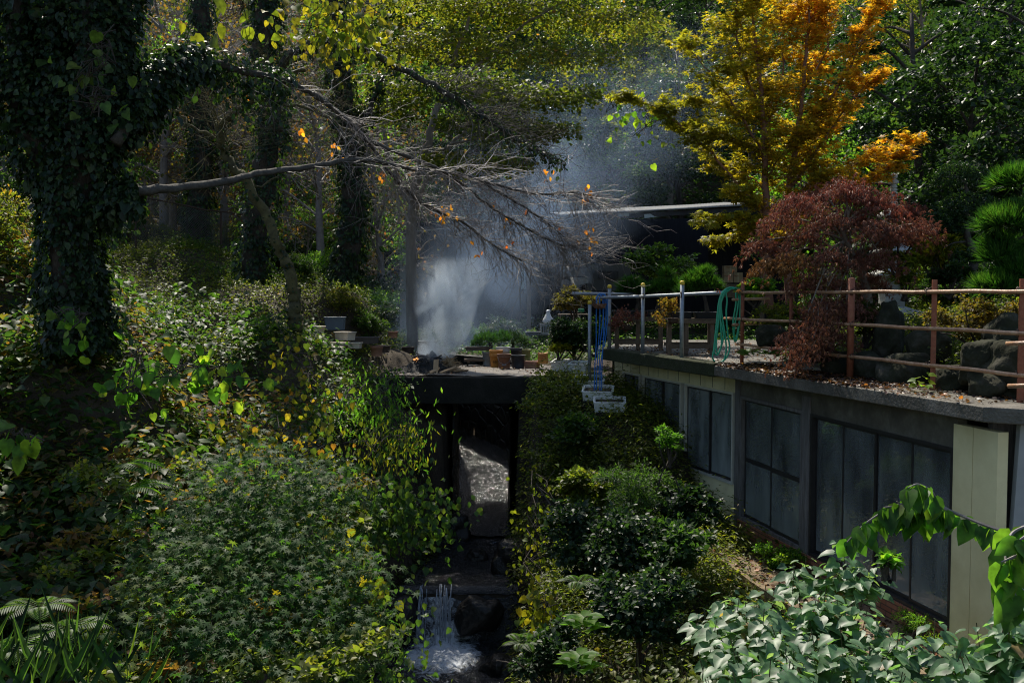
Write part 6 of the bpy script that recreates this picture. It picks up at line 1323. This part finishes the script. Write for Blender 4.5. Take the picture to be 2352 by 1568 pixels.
KINDS = [('dark', 8.5, 2.9, L_dk, .17, 9000, M_bark, False), ('dark', 7.0, 2.6, L_mid, .15, 9000, M_bark, False), ('olive', 8.5, 2.8, L_olive, .15, 7500, M_barks, False), ('brown', 8, 2.6, L_brown, .14, 4200, M_barks, True), ('dark2', 10, 2.7, L_dk, .15, 10000, M_bark, False), ('bare', 8, 2.4, L_brown, .12, 0, M_twig, True), ('green', 7.5, 2.7, L_lime, .14, 5200, M_barks, False)]
protos = [proto_tree(k[0], k[1], k[2], k[3], k[4], k[5], k[6], 30+i, k[7]) for i, k in enumerate(KINDS)]
DESC = ['dense dark evergreen tree', 'leafy mid green tree', 'olive green tree turning yellow', 'thin brown autumn tree', 'tall dark evergreen tree', 'bare twiggy tree with a few brown leaves', 'light green leafy tree']
random.seed(11); used = [0]*7; spots = []
def put(k, x, y, s, where, dz=0):
    o = protos[k] if not used[k] else copy_tree(protos[k]); used[k] += 1
    o.location = (x, y, float(gz(np.array([x]), np.array([y]))[0])+dz); o.rotation_euler.z = random.uniform(0, 6.28); o.scale = (s, s, s*random.uniform(.9, 1.15))
    o['label'] = DESC[k]+' '+where; o['category'] = 'tree'; o['group'] = 'trees '+where
# near woods placed by hand (behind the shed, right slope, left)
for k, px, y, s, w_ in ((4, 2120, 22.5, .78, 'on the right slope behind the pagoda'), (0, 2260, 20.5, .72, 'on the right slope above the pines'), (1, 2000, 25, .75, 'on the right slope behind the orange maple'), (6, 1890, 27, .75, 'directly behind the orange maple'), (0, 2400, 19, .75, 'at the right edge above the pine'),
      (4, 1720, 41, .9, 'behind the right end of the shed'), (0, 1560, 43, .9, 'behind the shed roof'), (1, 1400, 43.5, .85, 'behind the shed roof, left of centre'), (4, 1260, 44, .85, 'behind the shed roof, left'), (0, 1100, 44.5, .9, 'behind the smoke'), (1, 960, 42.5, .75, 'behind the left end of the shed'), (5, 520, 29.5, .85, 'just behind the fence'), (5, 740, 27.5, .8, 'between the two nearer ivy trunks'), (5, 380, 30, .9, 'just behind the fence, left'), (5, 880, 30.5, .8, 'left of the shed'), (5, 620, 34, .9, 'in the hazy clearing'), (6, 600, 33, .8, 'between the ivy trunks, well back'), (6, 400, 35, .9, 'glimpsed over the fence'), (6, 240, 30, .7, 'right of the big ivy tree, far back'), (6, 790, 32, .75, 'behind the trunk left of the smoke'), (2, 510, 39, .9, 'deep in the left woods'),
      (4, 2290, 27, .95, 'high on the right slope'), (0, 2110, 30, .95, 'high on the right slope'), (1, 1950, 33, .95, 'above the orange maple'), (4, 2450, 24, .9, 'beyond the right edge'),
      (3, 340, 33, .8, 'behind the fence'), (5, 250, 31, .7, 'behind the fence'), (3, 560, 34, .8, 'between the ivy trunks'), (5, 660, 31, .7, 'between the ivy trunks'), (2, 720, 35, .75, 'left of the olive maple'), (6, 860, 33, .5, 'left of the olive maple'), (5, 460, 38, .9, 'far behind the fence'), (3, 60, 28, .8, 'at the left edge'), (2, -40, 22, .7, 'at the left edge'), (6, 700, 28.5, .35, 'low between the ivy trunks'), (6, 350, 36, .6, 'far behind the fence'), (5, 800, 38, .9, 'left of the olive maple')):
    put(k, (px-1176)/F*y, y, s, w_)
rows = [(47, 3.8), (53, 4.2), (60, 4.6), (68, 5.2), (77, 6)]
for y0, dx in rows:
    rn_ = {47: ', lowest row', 53: ', second row up', 60: ', third row up', 68: ', fourth row up', 77: ', top row'}[y0]; xm = y0*.56+3; x = -xm+random.random()*dx
    while x < xm:
        yy_ = y0+random.uniform(-2.2, 2.2); px = x/yy_*F+1176
        if px < 850: k = random.choice([3, 5, 2, 3, 5, 6]); w_ = 'on left of far hillside'
        elif px < 1400: k = random.choice([2, 1, 2, 1, 3, 0]); w_ = 'on middle of far hillside'
        else: k = random.choice([0, 4, 1, 4, 0, 2]); w_ = 'on right of far hillside'
        put(k, x, yy_, random.uniform(.75, 1.15), w_+rn_); x += dx*random.uniform(.7, 1.3)
# bushes filling the middle ground
def bushproto(m, cs, n, seed, shape='quad'):
    random.seed(seed); t = thing('bush', (0, 0, 0), '', 'bush'); mb = MB()
    for q in range(7): a = random.random()*6.3; mb.tube([(0, 0, -.2), (cos(a)*.25, sin(a)*.25, .5), (cos(a)*.6, sin(a)*.6, 1.0)], [.02, .014, .006], 4, cap=False)
    mb.build('stem', M_bark, t); lb = LB(); cloud(lb, (0, 0, .75), (1, 1, .8), n, cs, shape, k=20, lr=(.25, .45)); lb.build('foliage', m, t); return t
bp_ = [bushproto(L_mid, .085, 6000, 1), bushproto(L_dk, .08, 6000, 2), bushproto(L_olive, .08, 4500, 3), bushproto(L_lime, .08, 3500, 4), bushproto(L_brown, .08, 3000, 5)]; bu = [0]*5
BD = ['mid green bush', 'dark green bush', 'olive bush', 'bright green bush', 'brown tinged bush']
def putb(k, px, y, s, w_, dz=0, x=None, sz=1):
    o = bp_[k] if not bu[k] else copy_tree(bp_[k]); bu[k] += 1; x = (px-1176)/F*y if x is None else x
    z = float(gz(np.array([x]), np.array([y]))[0]) if y > 24 or px < 1000 else gz2(x, y)
    o.location = (x, y, z+dz); o.rotation_euler.z = random.uniform(0, 6.28); o.scale = (s, s, s*sz); o['label'] = BD[k]+' '+w_; o['category'] = 'bush'; o['group'] = 'bushes '+w_
for k, px, y, s, w_ in ((2, 790, 23.3, .5, 'behind the blue grey tub'), (0, 850, 23.5, .55, 'in the haze left of the smoke'), (4, 800, 22.4, .4, 'behind the cream pots'), (1, 870, 25, .6, 'beside the shed corner'), (0, 1090, 29.6, .65, 'in the smoke behind the bonfire'), (2, 1030, 30.4, .6, 'in the smoke left of the leaning beam'), (1, 1160, 29.8, .65, 'before the shed wall'), (0, 1200, 28.5, .5, 'before the shed wall, right'),
      (3, 735, 26.5, .6, 'between the ivy trunks'), (0, 700, 25, .5, 'between the ivy trunks'), (3, 870, 28, .7, 'left of the shed'), (1, 840, 30, 1.2, 'left of the shed'), (0, 760, 31, 1.2, 'left of the shed'), (1, 640, 29, .9, 'between the ivy trunks'), (2, 540, 28.5, .7, 'behind the fence'), (4, 300, 28, .8, 'behind the fence'), (1, 230, 24, .8, 'left of the fence'), (3, 20, 17.5, .5, 'at the left edge'), (4, 60, 20, .9, 'at the left edge'), (1, 100, 24, 1.3, 'at the left edge'), (2, -30, 15, .8, 'at the left edge'),
      (1, 2250, 17.5, .7, 'at the back of the terrace garden'), (1, 2350, 16, .8, 'at the back of the terrace garden'), (0, 2150, 18.5, .7, 'at the back of the terrace garden'), (1, 2000, 20, .8, 'behind the red maple'), (1, 1900, 21, .7, 'behind the red maple'), (0, 1850, 19, .45, 'behind the red maple'), (1, 2330, 19.5, 1.3, 'at the back of the terrace garden'), (1, 2200, 22, 1.4, 'at the back of the terrace garden'), (0, 2040, 23, 1.2, 'behind the red maple')):
    putb(k, px, y, s, w_)
for i in range(30):
    y = random.uniform(38, 46); px = random.choice([random.uniform(-80, 860), random.uniform(1800, 2440)]); putb(random.choice([0, 1, 1, 2]) if px > 850 else random.choice([2, 4, 4, 0, 3]), px, y, random.uniform(.9, 1.5), 'low on the hillside')
# ============================================================ smoke
def smoke(name, lo, hi, dens, axis, label, blob=None, col=(.86, .93, 1.0), ns=1.1, cut=.45, step=None):
    "axis: (x0,y0,z0, dx/dz, dy/dz, r0, dr/dz, zfade)"
    lo = np.array(lo); hi = np.array(hi); mb = MB(); mb.box((lo+hi)/2, hi-lo); m = bpy.data.materials.new(name); m.use_nodes = True; t = m.node_tree; N = t.nodes; L = t.links
    for n in list(N):
        if n.type == 'BSDF_PRINCIPLED': N.remove(n)
    V = N.new('ShaderNodeVolumePrincipled'); V.inputs['Color'].default_value = (*col, 1); V.inputs['Anisotropy'].default_value = .55
    g_ = N.new('ShaderNodeNewGeometry'); sp = N.new('ShaderNodeSeparateXYZ'); L.new(g_.outputs['Position'], sp.inputs[0])
    def M(op, a, b=None, cl=False):
        n = N.new('ShaderNodeMath'); n.operation = op; n.use_clamp = cl
        for i, q in enumerate((a, b)):
            if q is None: continue
            if isinstance(q, (int, float)): n.inputs[i].default_value = q
            else: L.new(q, n.inputs[i])
        return n.outputs[0]
    x0, y0, z0, dx, dy, r0, dr, zf = axis
    nz = N.new('ShaderNodeTexNoise'); nz.inputs['Scale'].default_value = ns; nz.inputs['Detail'].default_value = 4; nz.inputs['Roughness'].default_value = .6; nz.inputs['Distortion'].default_value = .6
    mp = N.new('ShaderNodeMapping'); mp.inputs['Scale'].default_value = (1, 1, .7); L.new(g_.outputs['Position'], mp.inputs[0]); L.new(mp.outputs[0], nz.inputs[0])
    h = M('SUBTRACT', sp.outputs[2], z0); hp = M('MAXIMUM', h, 0.0)
    wob = M('MULTIPLY', M('SINE', M('MULTIPLY', h, 2.6)), .10)
    X = M('SUBTRACT', sp.outputs[0], M('ADD', M('ADD', M('MULTIPLY', h, dx), x0), wob)); Y = M('SUBTRACT', sp.outputs[1], M('ADD', M('MULTIPLY', h, dy), y0))
    R = M('ADD', M('MULTIPLY', hp, dr), r0)
    d = M('DIVIDE', M('SQRT', M('ADD', M('MULTIPLY', X, X), M('MULTIPLY', Y, Y))), R)
    fall = M('SUBTRACT', 1.0, d, True); fall = M('MULTIPLY', fall, fall) if dens < 2 else M('MULTIPLY', fall, 1.5, True)
    zfade = M('SUBTRACT', 1.0, M('DIVIDE', hp, zf), True); low = M('MULTIPLY', M('ADD', h, .15), 6.0, True)
    nn = M('MULTIPLY', M('SUBTRACT', nz.outputs[0], cut), 8.0, True)
    L.new(M('MULTIPLY', M('MULTIPLY', M('MULTIPLY', fall, nn), M('MULTIPLY', zfade, low)), dens), V.inputs['Density'])
    L.new(V.outputs[0], N['Material Output'].inputs['Volume'])
    return mb.build(name, m, None, kind='stuff', label=label, cat='smoke')
c = P(985, 850, 22.2)
smoke('smoke', (c[0]-1.9, c[1]-1.1, c[2]+.02), (c[0]+2.3, c[1]+1.9, c[2]+3.4), 26.0, (c[0], c[1], c[2]+.05, .30, .10, .40, .25, 2.5), 'thick white smoke rising from the bonfire', cut=.45, ns=1.9)
smoke('smoke_haze', (-6.8, 22.6, ZC-1.6), (11, 29.0, ZC+6.5), .30, (-2.1, 25.8, ZC-1.4, .72, .06, 3.3, .25, 8.5), 'thin blue smoke drifting up to the right past the shed roof', cut=.42, ns=.75, col=(.52, .70, 1.0))
